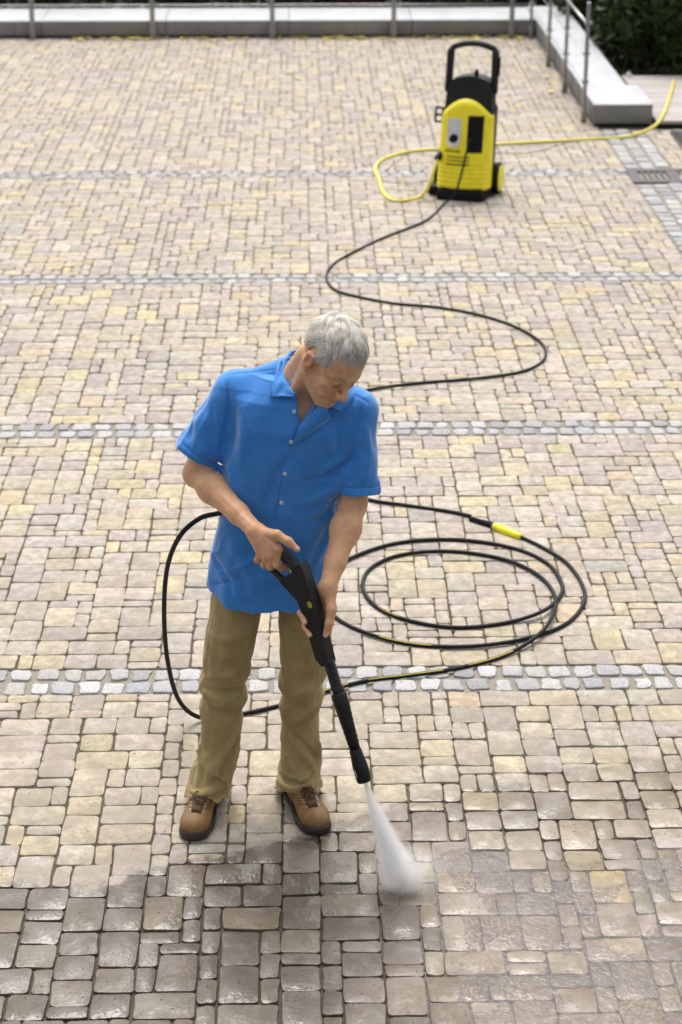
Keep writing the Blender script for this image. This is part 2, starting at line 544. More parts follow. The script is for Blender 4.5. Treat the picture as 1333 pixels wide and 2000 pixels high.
ii = (np.arange(NYF - 1)[:, None] * NXF + np.arange(NXF - 1)[None]).ravel()
film = obj('water', fast_mesh('water', Vf, np.stack([ii, ii + 1, ii + NXF + 1, ii + NXF], 1), mat_film(), True))
tag(film, 'thin film of rippling water on the pavers right of the jet', 'water', kind='structure')
# ================================================================ low walls, railings, deck, drain, planting
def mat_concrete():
    g = G('shaded_face_concrete'); p = g.pos()
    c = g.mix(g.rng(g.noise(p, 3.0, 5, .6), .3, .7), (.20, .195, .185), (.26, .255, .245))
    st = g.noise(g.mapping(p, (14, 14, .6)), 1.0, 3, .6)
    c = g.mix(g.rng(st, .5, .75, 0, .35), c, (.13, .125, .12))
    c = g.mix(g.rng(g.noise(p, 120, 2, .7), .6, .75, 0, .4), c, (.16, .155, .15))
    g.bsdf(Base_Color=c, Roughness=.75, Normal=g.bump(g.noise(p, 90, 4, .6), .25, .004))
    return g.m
M_CONC = mat_concrete()  # darker than the tops: shade on the wall faces put into the colour
M_SKYLIT = simple('skylit_top_tone', (.45, .46, .48), .6, var=.08, scale=5, bump=.15)  # paler than the faces: skylight on the wall tops put into the colour
M_STEEL = simple('brushed_steel_post', (.30, .30, .29), .38, .85, var=.15, bump=.05)
M_DARKIRON = simple('cast_iron', (.09, .09, .095), .6, .6, bump=.4)
M_SHADE = simple('gap_shade', (.012, .012, .012), .95, bump=0)  # near-black colour stands in for shade under walls, deck and drain
M_LEAFY = simple('fallen_leaf', (.62, .50, .10), .7, var=.3, bump=.1)

def wall(name, label, x0, x1, y0, y1, axis, n, h=.17, plinth=.03):
    r = empty(name, ((x0 + x1) / 2, (y0 + y1) / 2, 0)); tag(r, label, 'wall', 'low concrete walls round the terrace')
    cx, cy = (x0 + x1) / 2, (y0 + y1) / 2
    bm = bmesh.new(); bm_box(bm, (0, 0, plinth / 2 - .01), (x1 - x0 - .04, y1 - y0 - .04, plinth + .02)); bm_part('plinth', bm, M_SHADE, r)
    for i in range(n):
        bm = bmesh.new()
        if axis == 'x':
            L = (x1 - x0) / n; bm_box(bm, (x0 + L * (i + .5) - cx, 0, plinth + (h - plinth) / 2), (L - .006, y1 - y0, h - plinth))
        else:
            L = (y1 - y0) / n; bm_box(bm, (0, y0 + L * (i + .5) - cy, plinth + (h - plinth) / 2), (x1 - x0, L - .006, h - plinth))
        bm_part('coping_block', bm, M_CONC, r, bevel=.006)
        bm = bmesh.new()
        if axis == 'x': bm_box(bm, (x0 + L * (i + .5) - cx, 0, h + .005), (L - .005, y1 - y0 + .006, .012))
        else: bm_box(bm, (0, y0 + L * (i + .5) - cy, h + .005), (x1 - x0 + .006, L - .005, .012))
        bm_part('skylit_top_plate', bm, M_SKYLIT, r, bevel=.003)  # thin plate added to carry the brighter skylit tone of the top
    return r
wall('low_wall', 'long low concrete wall along the far edge of the terrace', -5.2, 2.395, 20.82, 21.62, 'x', 6)
rw = wall('low_wall', 'low concrete wall running back from the wooden deck to the corner', 2.40, 2.79, 17.26, 21.62, 'y', 3, h=.18)
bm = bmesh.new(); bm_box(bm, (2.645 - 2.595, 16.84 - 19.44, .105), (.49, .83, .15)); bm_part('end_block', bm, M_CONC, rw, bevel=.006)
bm = bmesh.new(); bm_box(bm, (2.645 - 2.595, 16.84 - 19.44, .185), (.496, .836, .012)); bm_part('skylit_top_plate', bm, M_SKYLIT, rw, bevel=.003)
bm = bmesh.new(); bm_box(bm, (2.645 - 2.595, 16.84 - 19.44, .01), (.45, .79, .04)); bm_part('plinth', bm, M_SHADE, rw)

def post(px, py, h, rot, label, grp, clips):
    r = empty('railing_post', (px, py, 0), rot); tag(r, label, 'railing post', grp)
    bm = bmesh.new(); bm_box(bm, (0, 0, h / 2), (.05, .028, h)); bm_part('upright', bm, M_STEEL, r, bevel=.004)
    bm = bmesh.new(); bm_box(bm, (0, 0, .06), (.062, .045, .12)); bm_part('foot', bm, M_STEEL, r, bevel=.006)
    for z in clips:
        bm = bmesh.new(); bm_cyl(bm, (.0, -.03, z), (0, .03, z), .013, n=10); bm_part('clip', bm, M_STEEL, r)
    return r
FP = [-3.98, -2.753, -1.528, -.304, .939, 2.15]
words = ['sixth', 'fifth', 'fourth', 'third', 'second', 'first']
for x, w in zip(FP, words):
    if x < -3.5: continue
    post(x, 20.775, 1.0, 0, w.capitalize() + ' grey steel railing post left of the corner on the far wall', 'posts along the far wall', (.12, .345, .60, .84))
RP = [(20.74, 'Grey steel railing post standing in the far wall corner'), (19.17, 'Grey steel railing post on the right wall nearest the corner post'), (17.90, 'Grey steel railing post second from the end of the right wall'), (16.60, 'Grey steel end post of the right wall railing, nearest the deck')]
for y, lb in RP:
    post(2.345, y, .99, R(90), lb, 'posts along the right wall', (.345, .575, .82))
M_WIRE = simple('steel_rod', (.34, .34, .34), .35, .9, bump=0)
def rod(p0, p1, r, label):
    V, F = tube(np.linspace(p0, p1, 6), r, 8)
    o = part('railing_rod', V, F, M_WIRE, smooth=True); tag(o, label, 'railing', 'railing rods')
for z, nm, r in ((.345, 'lowest', .008), (.60, 'middle', .006), (.84, 'upper', .008)):
    rod((-5.0, 20.745, z), (2.33, 20.745, z), r, f'{nm.capitalize()} thin steel rod of the railing along the far wall')
for z, nm, r in ((.345, 'lowest', .004), (.575, 'middle', .004), (.835, 'upper', .012)):
    rod((2.318, 20.76, z), (2.318, 16.50, z), r, f'{nm.capitalize()} thin steel rod of the railing along the right wall')

# wooden deck
def mat_deck():
    g = G('weathered_deck_board'); p = g.pos()
    gr = g.noise(g.mapping(p, (3, 60, 60)), 1.0, 4, .6)
    c = g.mix(g.rng(gr, .3, .7), (.36, .32, .30), (.48, .44, .42))
    g.bsdf(Base_Color=c, Roughness=.75, Normal=g.bump(gr, .4, .004))
    return g.m
M_DECK = mat_deck()
deck = empty('wooden_deck', (3.8, 16.36, 0)); tag(deck, 'weathered grey wooden deck of narrow boards right of the low wall', 'deck')
bm = bmesh.new(); bm_box(bm, (0, .99, .015), (1.7, 1.94, .03)); bm_part('joist_frame', bm, M_SHADE, deck, False)
nb = 14
for i in range(nb):
    y = .07 + i * 1.98 / nb
    bm = bmesh.new(); bm_box(bm, (0, 0, 0), (1.76, 1.98 / nb - .012, .028))
    bm_part('board', bm, M_DECK, deck, bevel=.003, loc=(0, y, .052 + .001 * (i % 3)))
bm = bmesh.new(); bm_box(bm, (0, 0, 0), (.05, .035, .022)); bm_box(bm, (.0, .0, .018), (.03, .02, .02))
tag(bm_part('edge_bracket', bm, simple('white_plastic', (.8, .8, .8), .5), bevel=.006, loc=(2.98, 18.30, .08)), 'small white bracket at the back edge of the deck by the hedge', 'bracket')

# drain grate set in the gutter
dr = empty('drain_grate', (2.62, 14.68, 0)); tag(dr, 'rectangular cast iron drain grate set in the sett gutter', 'drain grate')
bm = bmesh.new()
for (c, s) in (((-.15, 0, 0), (.07, .44, .024)), ((.15, 0, 0), (.07, .44, .024)), ((0, -.175, 0), (.23, .09, .024)), ((0, .175, 0), (.23, .09, .024))): bm_box(bm, c, s)
bm_part('frame', bm, M_DARKIRON, dr, False)
bm = bmesh.new(); bm_box(bm, (0, 0, -.035), (.24, .27, .02)); bm_part('sump', bm, M_SHADE, dr, False)
for i in range(6):
    bm = bmesh.new(); bm_box(bm, (-.115 + .046 * i, 0, 0), (.018, .262, .02)); bm_part('bar', bm, M_DARKIRON, dr, bevel=.003)

# dark mat lying right of the drain
mt = empty('metal_mat', (3.35, 15.80, 0)); tag(mt, 'dark metal mat lying on the pavers in front of the deck', 'mat')
bm = bmesh.new(); bm_box(bm, (0, 0, .018), (.72, .72, .012)); bm_part('base', bm, M_DARKIRON, mt, bevel=.003)
for i in range(9):
    bm = bmesh.new(); bm_box(bm, (0, -.32 + i * .08, .03), (.70, .03, .012)); bm_part('rib', bm, M_DARKIRON, mt, bevel=.003)

# ground beyond the terrace
gr = part('ground', [(-60, 2.0, -.35), (60, 2.0, -.35), (60, 120, -.35), (-60, 120, -.35)], [(0, 1, 2, 3)], simple('garden_soil', (.05, .06, .025), .95, var=.4, scale=3, bump=.5))
tag(gr, 'dark garden ground beyond the terrace wall', 'ground', kind='structure')

# hedge bushes
def mat_leaf(name, a, b):
    g = G(name)
    rnd = g.node('ShaderNodeAttribute', attribute_name='rnd').outputs['Fac']
    c = g.mix(rnd, a, b)
    nd = g.bsdf(Base_Color=c, Roughness=.5, Specular_IOR_Level=.35)
    tr = g.node('ShaderNodeBsdfTranslucent'); g.set(tr.inputs[0], g.mix(1.0, c, (.9, 1.0, .5), 'MULTIPLY'))
    mx = g.node('ShaderNodeMixShader', {0: .25}); g.set(mx.inputs[1], nd.outputs[0]); g.set(mx.inputs[2], tr.outputs[0])
    g.t.links.new(mx.outputs[0], g.out.inputs['Surface'])
    return g.m
M_LEAF = mat_leaf('hedge_leaf', (.014, .026, .008), (.055, .085, .022))
M_BARK = simple('bark', (.08, .06, .045), .9, bump=.6, bscale=40)
M_REDB = mat_leaf('red_leaf', (.16, .03, .02), (.30, .07, .05))
def bush(x, y, rx, ry, h, label, n, seed, mat=M_LEAF, name='hedge_bush', grp='hedge bushes beyond the walls', z0=-.35):
    r = np.random.default_rng(seed)
    root = empty(name, (x, y, z0)); tag(root, label, 'bush', grp)
    # clumps of leaves through the crown
    nc = 26
    cc = r.normal(size=(nc, 3)); cc /= np.linalg.norm(cc, axis=1)[:, None]; cc *= r.uniform(.45, 1, (nc, 1)) ** .5
    cc = cc * np.array([rx, ry, h * .5]) * .8 + np.array([0, 0, h * .52])
    cid = r.integers(0, nc, n)
    d = r.normal(size=(n, 3)); d /= np.linalg.norm(d, axis=1)[:, None]
    c = cc[cid] + d * (r.uniform(.2, 1, (n, 1)) ** .4) * np.array([rx, ry, h * .5]) * .36
    lowm = r.random(n) < .22; c[lowm, 2] *= r.uniform(.05, .6, lowm.sum())
    c[:, 2] = np.clip(c[:, 2], .05, None)
    s = r.uniform(.035, .075, (n, 1))
    a = r.normal(size=(n, 3)); a /= np.linalg.norm(a, axis=1)[:, None]
    b = np.cross(a, r.normal(size=(n, 3))); b /= np.linalg.norm(b, axis=1)[:, None]
    V = np.stack([c - a * s, c + b * s * .45, c + a * s, c - b * s * .45], 1).reshape(-1, 3)
    me = fast_mesh('crown', V, np.arange(4 * n).reshape(-1, 4), mat, False)
    at = me.attributes.new('rnd', 'FLOAT', 'POINT'); at.data.foreach_set('value', np.repeat(np.clip(r.uniform(0, 1, n) * .7 + (cid % 5) / 5 * .4, 0, 1), 4).astype(np.float32))
    obj('crown', me, root)
    V, F = [], []
    for k in range(5):
        an = k * 1.256 + r.uniform(0, .6)
        p = catmull([(0, 0, 0), (.1 * rx * math.cos(an), .1 * ry * math.sin(an), h * .25), (.45 * rx * math.cos(an), .45 * ry * math.sin(an), h * .7)], 4)
        v, f = tube(p, np.linspace(.022, .006, len(p)), 6); o = len(V); V += list(v); F += [tuple(o + q for q in t) for t in f]
    part('trunk', V, F, M_BARK, root, True)
bush(3.50, 19.25, .75, .85, 1.9, 'dark green bush just behind the deck and beside the wall', 6500, 1)
bush(4.55, 19.15, .8, .9, 2.1, 'dark green bush behind the deck at the right edge of the picture', 6500, 2)
bush(3.45, 21.3, .75, .8, 2.0, 'dark green bush beyond the wall corner', 5500, 3)
bush(4.7, 21.4, .9, .9, 2.3, 'dark green bush furthest back at the upper right', 5500, 4)
for i, x in enumerate((-4.0, -2.75, -1.45, -.25)):
    bush(x, 22.7, .85, .7, 1.7, ('Leftmost', 'Second from left', 'Third from left', 'Fourth from left')[i] + ' dark green hedge bush behind the far wall', 4000, 10 + i)
bush(.62, 22.9, .42, .5, 1.3, 'reddish shrub behind the far wall among green hedge bushes', 2600, 20, M_REDB, 'red_shrub')
for i, x in enumerate((1.45, 2.6)):
    bush(x, 22.6, .8, .7, 1.7, ('Green hedge bush behind the far wall right of the reddish shrub', 'Green hedge bush behind the far wall at its right corner')[i], 4000, 30 + i)

# yellow leaves blown against the far wall
r_ = np.random.default_rng(5); V, F = [], []
for k in range(150):
    cl = [-2.1, -1.7, .1, .35, .55, 1.4, 1.85, 2.1, -.9][r_.integers(0, 9)]
    x, y, s = cl + r_.normal() * .28, 20.78 - abs(r_.normal()) * .08, r_.uniform(.03, .06)
    if k < 8: x, y = 2.28 - r_.uniform(0, .1), r_.uniform(17, 20.5)
    elif k < 12: x, y = .0 + r_.normal() * .1, 19.0 + r_.normal() * .5
    if x > 2.3: x = 2.2
    a = r_.uniform(0, 6.28); o = len(V); z = .014 + r_.uniform(0, .01)
    for q, (l, w, dz) in enumerate(((-1, 0, 0), (0, .55, .006), (1, 0, .003), (0, -.55, .008))):
        V.append((x + s * (l * math.cos(a) - w * math.sin(a)), y + s * (l * math.sin(a) + w * math.cos(a)), z + dz))
    F.append((o, o + 1, o + 2, o + 3))
tag(part('fallen_leaves', V, F, M_LEAFY), 'scatter of fallen yellow leaves along the foot of the far wall', 'leaves', kind='stuff')
# ================================================================ pressure washer
M_YEL = simple('yellow_plastic', (.90, .77, .010), .42, var=.04, bump=.05, bscale=300)
M_BLK = simple('black_plastic', (.010, .010, .012), .55, spec=.3, var=.15, bump=.15, bscale=260)
M_BLK2 = simple('matt_black_plastic', (.004, .004, .0045), .65, spec=.2, var=.1, bump=.1)
M_SILV = simple('silver_panel', (.62, .62, .63), .35, .3, var=.05, bump=0)
M_WHT = simple('white_ring', (.82, .82, .82), .4, bump=0)
M_HOSE = simple('black_rubber_hose', (.007, .007, .008), .55, spec=.25, var=.2, bump=.12, bscale=400)
M_YHOSE = simple('yellow_garden_hose', (.80, .68, .10), .45, var=.06, bump=.1)
M_CABLE = simple('grey_cable', (.10, .095, .10), .6, bump=0)

wx = empty('pressure_washer', (1.1628, 14.1277, 0.0000), R(-17)); wx.scale = (1.02, .95, .95); tag(wx, 'yellow and black upright pressure washer standing on the pavers', 'pressure washer')
LEAN = .17
def ln(v): return [(x, y + LEAN * max(0, z - .06), z) for x, y, z in v]
def wbm(name, bm, mat, parent=None, bevel=0, lean=True):
    if lean:
        for v in bm.verts: v.co.y += LEAN * max(0.0, v.co.z - .06)
    return bm_part(name, bm, mat, parent or wx, bevel=bevel)
# yellow front cover: convex, arched top, ribs low down
NX, NZ = 33, 120
def cover(u, v):
    s = math.copysign(abs(math.sin(u)) ** .62, u); c = max(0.0, math.cos(u)) ** .55
    zt = .735 - .125 * s * s
    z = .085 + v * (zt - .085)
    w = .192 - .012 * (z / .7)
    d = .150 + .03 * (1 - z / .73)
    rib = .0055 * math.sin((z - .1) * 2 * math.pi / .034) if .105 < z < .285 else 0
    top = 1 - .22 * max(0, (v - .93) / .07) ** 2
    return (s * w * (1 - .03 * max(0, (v - .96) / .04)), -(d * c + rib * (c > .3)) * top, z)
V = [cover(-math.pi / 2 + math.pi * i / (NX - 1), j / (NZ - 1)) for j in range(NZ) for i in range(NX)]
F = [(j * NX + i, j * NX + i + 1, (j + 1) * NX + i + 1, (j + 1) * NX + i) for j in range(NZ - 1) for i in range(NX - 1)]
F.append(tuple((NZ - 1) * NX + i for i in range(NX))); F.append(tuple(reversed(range(NX))))
F.append(tuple([j * NX for j in range(NZ)] + [j * NX + NX - 1 for j in range(NZ - 1, -1, -1)]))
cv = part('front_cover', ln(V), F, M_YEL, wx, True); cv.data.set_sharp_from_angle(angle=R(50))
# chassis behind the cover
bm = bmesh.new(); bm_box(bm, (0, .085, .36), (.35, .21, .62)); wbm('chassis', bm, M_BLK, bevel=.04)
# foot
bm = bmesh.new(); r = bm_box(bm, (0, -.03, .048), (.42, .36, .095))
for v in r['verts']:
    if v.co.z > .05: v.co.x *= .93; v.co.y = v.co.y * .92 + .01
    if v.co.y < -.1: v.co.x *= .80
wbm('foot', bm, M_BLK2, bevel=.022, lean=False)
bm = bmesh.new(); bm_box(bm, (-.205, -.02, .05), (.10, .16, .07)); wbm('foot_wing', bm, M_BLK2, bevel=.02, lean=False)
# top shroud and tool holder
bm = bmesh.new()
prof = [(-.172, .56), (-.160, .80), (-.120, .855), (-.06, .878), (.0, .885), (.06, .878), (.120, .855), (.160, .80), (.172, .56)]
vs = [bm.verts.new((x, -.045, z)) for x, z in prof] + [bm.verts.new((x, .10, z)) for x, z in prof]; n = len(prof)
bm.faces.new(vs[:n]); bm.faces.new(list(reversed(vs[n:])))
for i in range(n): bm.faces.new((vs[i], vs[n + i], vs[n + (i + 1) % n], vs[(i + 1) % n]))
wbm('shroud', bm, M_BLK, bevel=.012)
bm = bmesh.new(); bm_cyl(bm, (.035, 0, .87), (.035, 0, .925), .018, .014, 12); wbm('knob', bm, M_BLK2)
# push handle
for s in (-1, 1):
    bm = bmesh.new(); r = bm_box(bm, (s * .158, .02, .910), (.046, .055, .31))
    for v in r['verts']:
        if v.co.z < .9: v.co.x += s * .006
    wbm('handle_upright', bm, M_BLK, bevel=.008)
arc = catmull([(-.158, .02, 1.045), (-.150, .02, 1.066), (-.128, .02, 1.083), (-.07, .02, 1.102), (0, .02, 1.109), (.07, .02, 1.102), (.128, .02, 1.083), (.150, .02, 1.066), (.158, .02, 1.045)], 5)
Vt, Ft = tube(arc, .0225, 10); part('handle_grip', ln(Vt), Ft, M_BLK, wx, True)
bm = bmesh.new(); bm_box(bm, (.182, .02, .95), (.024, .05, .14)); wbm('handle_clip', bm, M_BLK2, bevel=.008)
# hook plate on the left side
bm = bmesh.new(); bm_box(bm, (-.205, -.03, .642), (.052, .02, .014)); bm_box(bm, (-.205, -.03, .54), (.052, .02, .014)); bm_box(bm, (-.205, -.03, .591), (.052, .02, .014)); bm_box(bm, (-.233, -.03, .591), (.012, .022, .115)); bm_box(bm, (-.182, -.03, .591), (.014, .022, .115))
wbm('hook_plate', bm, M_BLK2, bevel=.003)
# control panel, dial and dark tool recess
def fy(x, z):
    s = max(-1, min(1, x / .185)); u = math.asin(abs(s) ** (1 / .62)); return -(.150 + .03 * (1 - z / .73)) * max(0.0, math.cos(u)) ** .55
def panel(name, x0, x1, z0, z1, mat, out, round_bottom=False, parent=None):
    m = 14; xs = np.linspace(x0, x1, m); c, rr = (x0 + x1) / 2, (x1 - x0) / 2
    lo = [z0 + (rr - math.sqrt(max(0, rr * rr - (x - c) ** 2)) if round_bottom else 0) for x in xs]
    V = []
    for o_ in (-out, .02):
        for zz in (lambda i: z1, lambda i: lo[i]):
            V += [(x, fy(x, zz(i)) + o_, zz(i)) for i, x in enumerate(xs)]
    F = []
    for i in range(m - 1):
        F += [(i, m + i, m + i + 1, i + 1), (2 * m + i, i, i + 1, 2 * m + i + 1), (m + i, 3 * m + i, 3 * m + i + 1, m + i + 1)]
    F += [(0, 2 * m, 3 * m, m), (m - 1, 2 * m - 1, 4 * m - 1, 3 * m - 1)]
    return part(name, ln(V), F, mat, parent or wx)
cp = panel('control_panel', -.118, -.020, .385, .595, M_SILV, .006, True)
panel('tool_recess', .026, .136, .355, .620, M_BLK2, .005)
yk = fy(-.066, .455)
bm = bmesh.new(); bm_cyl(bm, (-.072, yk - .008, .438), (-.072, yk - .014, .438), .047, n=24); wbm('dial_ring', bm, M_WHT, cp)
bm = bmesh.new(); bm_cyl(bm, (-.066, yk - .013, .455), (-.066, yk - .045, .455), .032, .027, n=20); wbm('dial', bm, M_BLK2, cp)
for k in range(3):
    z = .318 - .026 * k; V = []
    xs = np.linspace(-.11 - .004 * k, .055, 12)
    V = [(x, fy(x, z) - .003, z + .0035) for x in xs] + [(x, fy(x, z) - .003, z - .0035) for x in xs] + [(x, fy(x, z) + .004, z + .0035) for x in xs] + [(x, fy(x, z) + .004, z - .0035) for x in xs]
    F = []
    for i in range(11): F += [(i, 12 + i, 13 + i, i + 1), (24 + i, i, i + 1, 25 + i), (12 + i, 36 + i, 37 + i, 13 + i)]
    part('vent_slot', ln(V), F, M_BLK2, wx)
# maker's name under the panel
tc = bpy.data.curves.new('lettering', 'FONT'); tc.body = 'KÄRCHER'; tc.size = .026; tc.align_x = 'CENTER'; tc.extrude = .001
to = bpy.data.objects.new('lettering', tc); COL.objects.link(to)
dg = bpy.context.evaluated_depsgraph_get(); tm = bpy.data.meshes.new_from_object(to.evaluated_get(dg)); bpy.data.objects.remove(to)
tm.materials.clear(); tm.materials.append(M_BLK2)
obj('lettering', tm, wx, (-.07, fy(-.07, .352) - .004 + LEAN * (.352 - .06), .352), (R(90 - 8), 0, R(-10)))
# wheels
for s in (-1, 1):
    bm = bmesh.new(); bm_cyl(bm, (s * .185, .13, .120), (s * .230, .13, .120), .120, n=36); w = bm_part('wheel', bm, M_BLK2, wx, bevel=.010)
    bm = bmesh.new(); bm_cyl(bm, (s * .224, .13, .120), (s * .240, .13, .120), .108, .088, n=30); bm_part('hub_cap', bm, M_YEL, w, bevel=.003)
# inlet and outlet connectors
bm = bmesh.new(); bm_cyl(bm, (-.160, -.115, .325), (-.178, -.165, .295), .024, n=14); wbm('inlet', bm, M_BLK2)
bm = bmesh.new(); bm_cyl(bm, (.06, fy(.06, .45) - .005, .455), (.05, fy(.06, .45) - .055, .43), .014, n=12); wbm('outlet', bm, M_BLK2)

def wloc(p):
    """washer-local point to the world"""
    a = R(-17); x, y, z = p; y += LEAN * max(0, z - .06); o = wx.location
    x, y, z = 1.02 * x, .95 * y, .95 * z
    return (o[0] + x * math.cos(a) - y * math.sin(a), o[1] + x * math.sin(a) + y * math.cos(a), z)

# ================================================================ hoses
def lift(pts, z): return [(p[0], p[1], z) for p in pts]
def hose(name, pts, r, mat, label, cat, n=6, sides=10):
    P = catmull(pts, n); V, F = tube(P, r, sides)
    o = part(name, V, F, mat, None, True); tag(o, label, cat)
    return o, P
hz = .0145
# black hose from the machine to the yellow coupling
A = [wloc((.052, -.235, .43)), wloc((.045, -.262, .36)), wloc((.02, -.285, .20)), wloc((-.01, -.31, .08))] + lift([(0.9861, 13.8041, 0.0000), (0.8621, 13.4233, 0.0000), (0.7158, 13.1812, 0.0000), (0.5328, 12.9348, 0.0000), (0.3195, 12.5734, 0.0000), (0.1890, 12.2989, 0.0000), (0.1398, 12.0109, 0.0000), (0.1863, 11.7330, 0.0000), (0.3257, 11.5801, 0.0000), (0.5357, 11.4395, 0.0000), (0.7754, 11.3626, 0.0000), (1.0067, 11.2159, 0.0000), (1.1955, 10.9951, 0.0000), (1.3101, 10.7455, 0.0000), (1.3372, 10.5251, 0.0000), (1.2853, 10.3141, 0.0000), (1.1406, 10.1542, 0.0000), (0.8850, 10.0587, 0.0000), (0.6361, 10.0056, 0.0000), (0.4434, 9.9440, 0.0000), (0.2788, 9.8505, 0.0000), (0.1154, 9.6344, 0.0000), (0.0091, 9.2653, 0.0000), (0.0321, 8.8509, 0.0000), (0.1371, 8.5588, 0.0000), (0.2861, 8.3956, 0.0000), (0.4461, 8.3263, 0.0000), (0.6493, 8.2452, -0.0000), (0.7371, 8.1907, 0.0000)], hz)
h1, P1 = hose('pressure_hose', A, .0080, M_HOSE, 'black high-pressure hose winding from the washer to the yellow coupling', 'hose')
a, b = np.array((0.7299, 8.1627, 0.0145)), np.array((0.8273, 8.0778, 0.0155))
Vt, Ft = tube(np.linspace(a, b, 37), np.array([.0095 + .0030 * (i % 2) + .002 * i / 36 for i in range(37)]), 10); part('bend_sleeve', Vt, Ft, M_BLK, h1, False)
c, d = np.array((0.8302, 8.0616, 0.0200)), np.array((0.9384, 7.9482, 0.0170))
t = lambda k: c + (d - c) * k
Vt, Ft = tube([t(0), t(.02), t(.10), t(.12), t(.14), t(.22), t(.24), t(.45), t(.78), t(.96), t(1)], [.013, .0165, .0165, .014, .0165, .0165, .018, .0185, .0165, .0145, .011], 14); part('coupling', Vt, Ft, M_YEL, h1, True)
Vt, Ft = tube([t(-.05), t(.03)], [.0125, .0125], 12); part('brass_nut', Vt, Ft, simple('brass', (.55, .40, .14), .35, .8), h1, True)
# second black hose: from the coupling, coiled on the ground, up to the gun
Bp = [(0.9326, 7.9562, 0.0160), (1.0182, 7.8423, 0.0145), (1.1035, 7.6751, 0.0145), (1.1405, 7.4442, 0.0145), (1.1169, 7.2639, 0.0145), (1.0135, 7.0785, 0.0145), (0.8179, 6.9483, 0.0160), (0.5951, 6.9026, 0.0145), (0.3788, 6.9376, 0.0145), (0.2030, 7.0575, 0.0145), (0.1044, 7.1980, 0.0145), (0.0550, 7.3909, 0.0145), (0.0891, 7.6011, 0.0145), (0.2002, 7.7559, 0.0145), (0.3581, 7.8823, 0.0145), (0.5382, 7.9339, 0.0145), (0.7370, 7.9135, 0.0145), (0.9162, 7.8172, 0.0145), (1.0244, 7.6661, 0.0145), (1.0570, 7.4708, 0.0145), (1.0306, 7.3396, 0.0160), (0.9476, 7.1826, 0.0300), (0.8144, 7.1161, 0.0160), (0.6481, 7.0717, 0.0145), (0.5076, 7.0882, 0.0145), (0.3693, 7.1648, 0.0145), (0.2753, 7.2800, 0.0145), (0.2327, 7.4517, 0.0145), (0.2659, 7.6287, 0.0145), (0.3748, 7.7578, 0.0145), (0.5307, 7.8084, 0.0145), (0.7049, 7.7889, 0.0145), (0.8713, 7.6953, 0.0145), (0.9791, 7.5329, 0.0145), (1.0125, 7.3281, 0.0170), (0.9735, 7.1239, 0.0310), (0.9030, 6.9656, 0.0310), (0.7671, 6.8339, 0.0145), (0.5820, 6.7266, 0.0145), (0.3850, 6.6678, 0.0145), (0.2297, 6.6295, 0.0145), (0.1139, 6.5747, 0.0145), (-0.0004, 6.5048, 0.0145), (-0.0941, 6.4435, 0.0145), (-0.2050, 6.3913, 0.0145), (-0.3148, 6.3523, 0.0160)]
Bp += [(-0.4017, 6.3300, 0.0354), (-0.4584, 6.2600, 0.1483), (-0.4807, 6.1500, 0.3610), (-0.4754, 6.0300, 0.6043), (-0.4505, 5.9300, 0.8092), (-0.4010, 5.8400, 0.9536), (-0.3384, 5.8000, 1.0286), (-0.2851, 5.7750, 1.0563), (-0.2355, 5.7400, 1.0725), (-0.1867, 5.6850, 1.0489), (-0.1558, 5.6250, 1.0265), (-0.1363, 5.5750, 1.0073)]
h2, P2 = hose('extension_hose', Bp, .0082, M_HOSE, 'black high-pressure hose coiled on the pavers beside the man and rising to his gun', 'hose')
# worn yellow print along parts of the hose
M_PRINT = simple('yellow_print', (.62, .52, .05), .6, bump=0)
acc = np.concatenate([[0], np.cumsum(np.linalg.norm(np.diff(P2, axis=0), axis=1))])
def print_run(i0, i1):
    seg = P2[i0:i1] + np.array((0, -.0045, .0060)); Vt, Ft = tube(seg, .0019, 6); part('print_stripe', Vt, Ft, M_PRINT, h2, True)
for i0, i1 in ((221, 228), (230, 241), (244, 252), (150, 156), (45, 52)): print_run(i0, i1)
# yellow water hose
Yh = [wloc((-.170, -.15, .30)), wloc((-.186, -.195, .235)), wloc((-.215, -.25, .10)), (0.8394, 14.0310, 0.0180), (0.7095, 13.9220, 0.0160), (0.6168, 13.9684, 0.0160), (0.5719, 14.2270, 0.0160), (0.5624, 14.5736, 0.0160), (0.5429, 14.8858, 0.0160), (0.6009, 15.1915, 0.0160), (0.7700, 15.4349, 0.0160), (0.9560, 15.5393, 0.0160), (1.1609, 15.5899, 0.0160), (1.3700, 15.6774, 0.0160), (1.6001, 15.7470, 0.0160), (1.9139, 15.8156, 0.0160), (2.2946, 15.9025, 0.0160), (2.5733, 15.9733, 0.0160), (2.7424, 16.0787, 0.0300), (2.8705, 16.1631, 0.0700), (3.0094, 16.5695, 0.0820), (3.1742, 17.2569, 0.0820), (3.3066, 17.8421, 0.0800), (3.4427, 18.5240, 0.0200), (3.6370, 19.5332, -0.1200)]
hose('garden_hose', Yh, .0125, M_YHOSE, 'yellow garden hose looping beside the washer and running over the wooden deck', 'hose')
Cb = [wloc((-.10, .22, .20)), wloc((-.18, .24, .05)), (0.9569, 14.5674, 0.0080), (0.7810, 14.4673, 0.0060), (0.6505, 14.5016, 0.0060), (0.5792, 14.6152, 0.0060), (0.5981, 14.8109, 0.0060), (0.7172, 15.1463, 0.0060), (0.8314, 15.4601, 0.0060), (0.9958, 15.5289, 0.0060), (1.2490, 15.4164, 0.0060), (1.5135, 15.4650, 0.0060), (1.6720, 15.4440, 0.0060), (1.8400, 15.5127, 0.0060), (2.0269, 15.7284, 0.0060), (2.1655, 15.8563, 0.0060), (2.4410, 16.0603, 0.0060), (2.7142, 16.2104, 0.0060)]
hose('power_cable', Cb, .0045, M_CABLE, 'thin grey power cable trailing on the ground behind the washer', 'cable', sides=6)
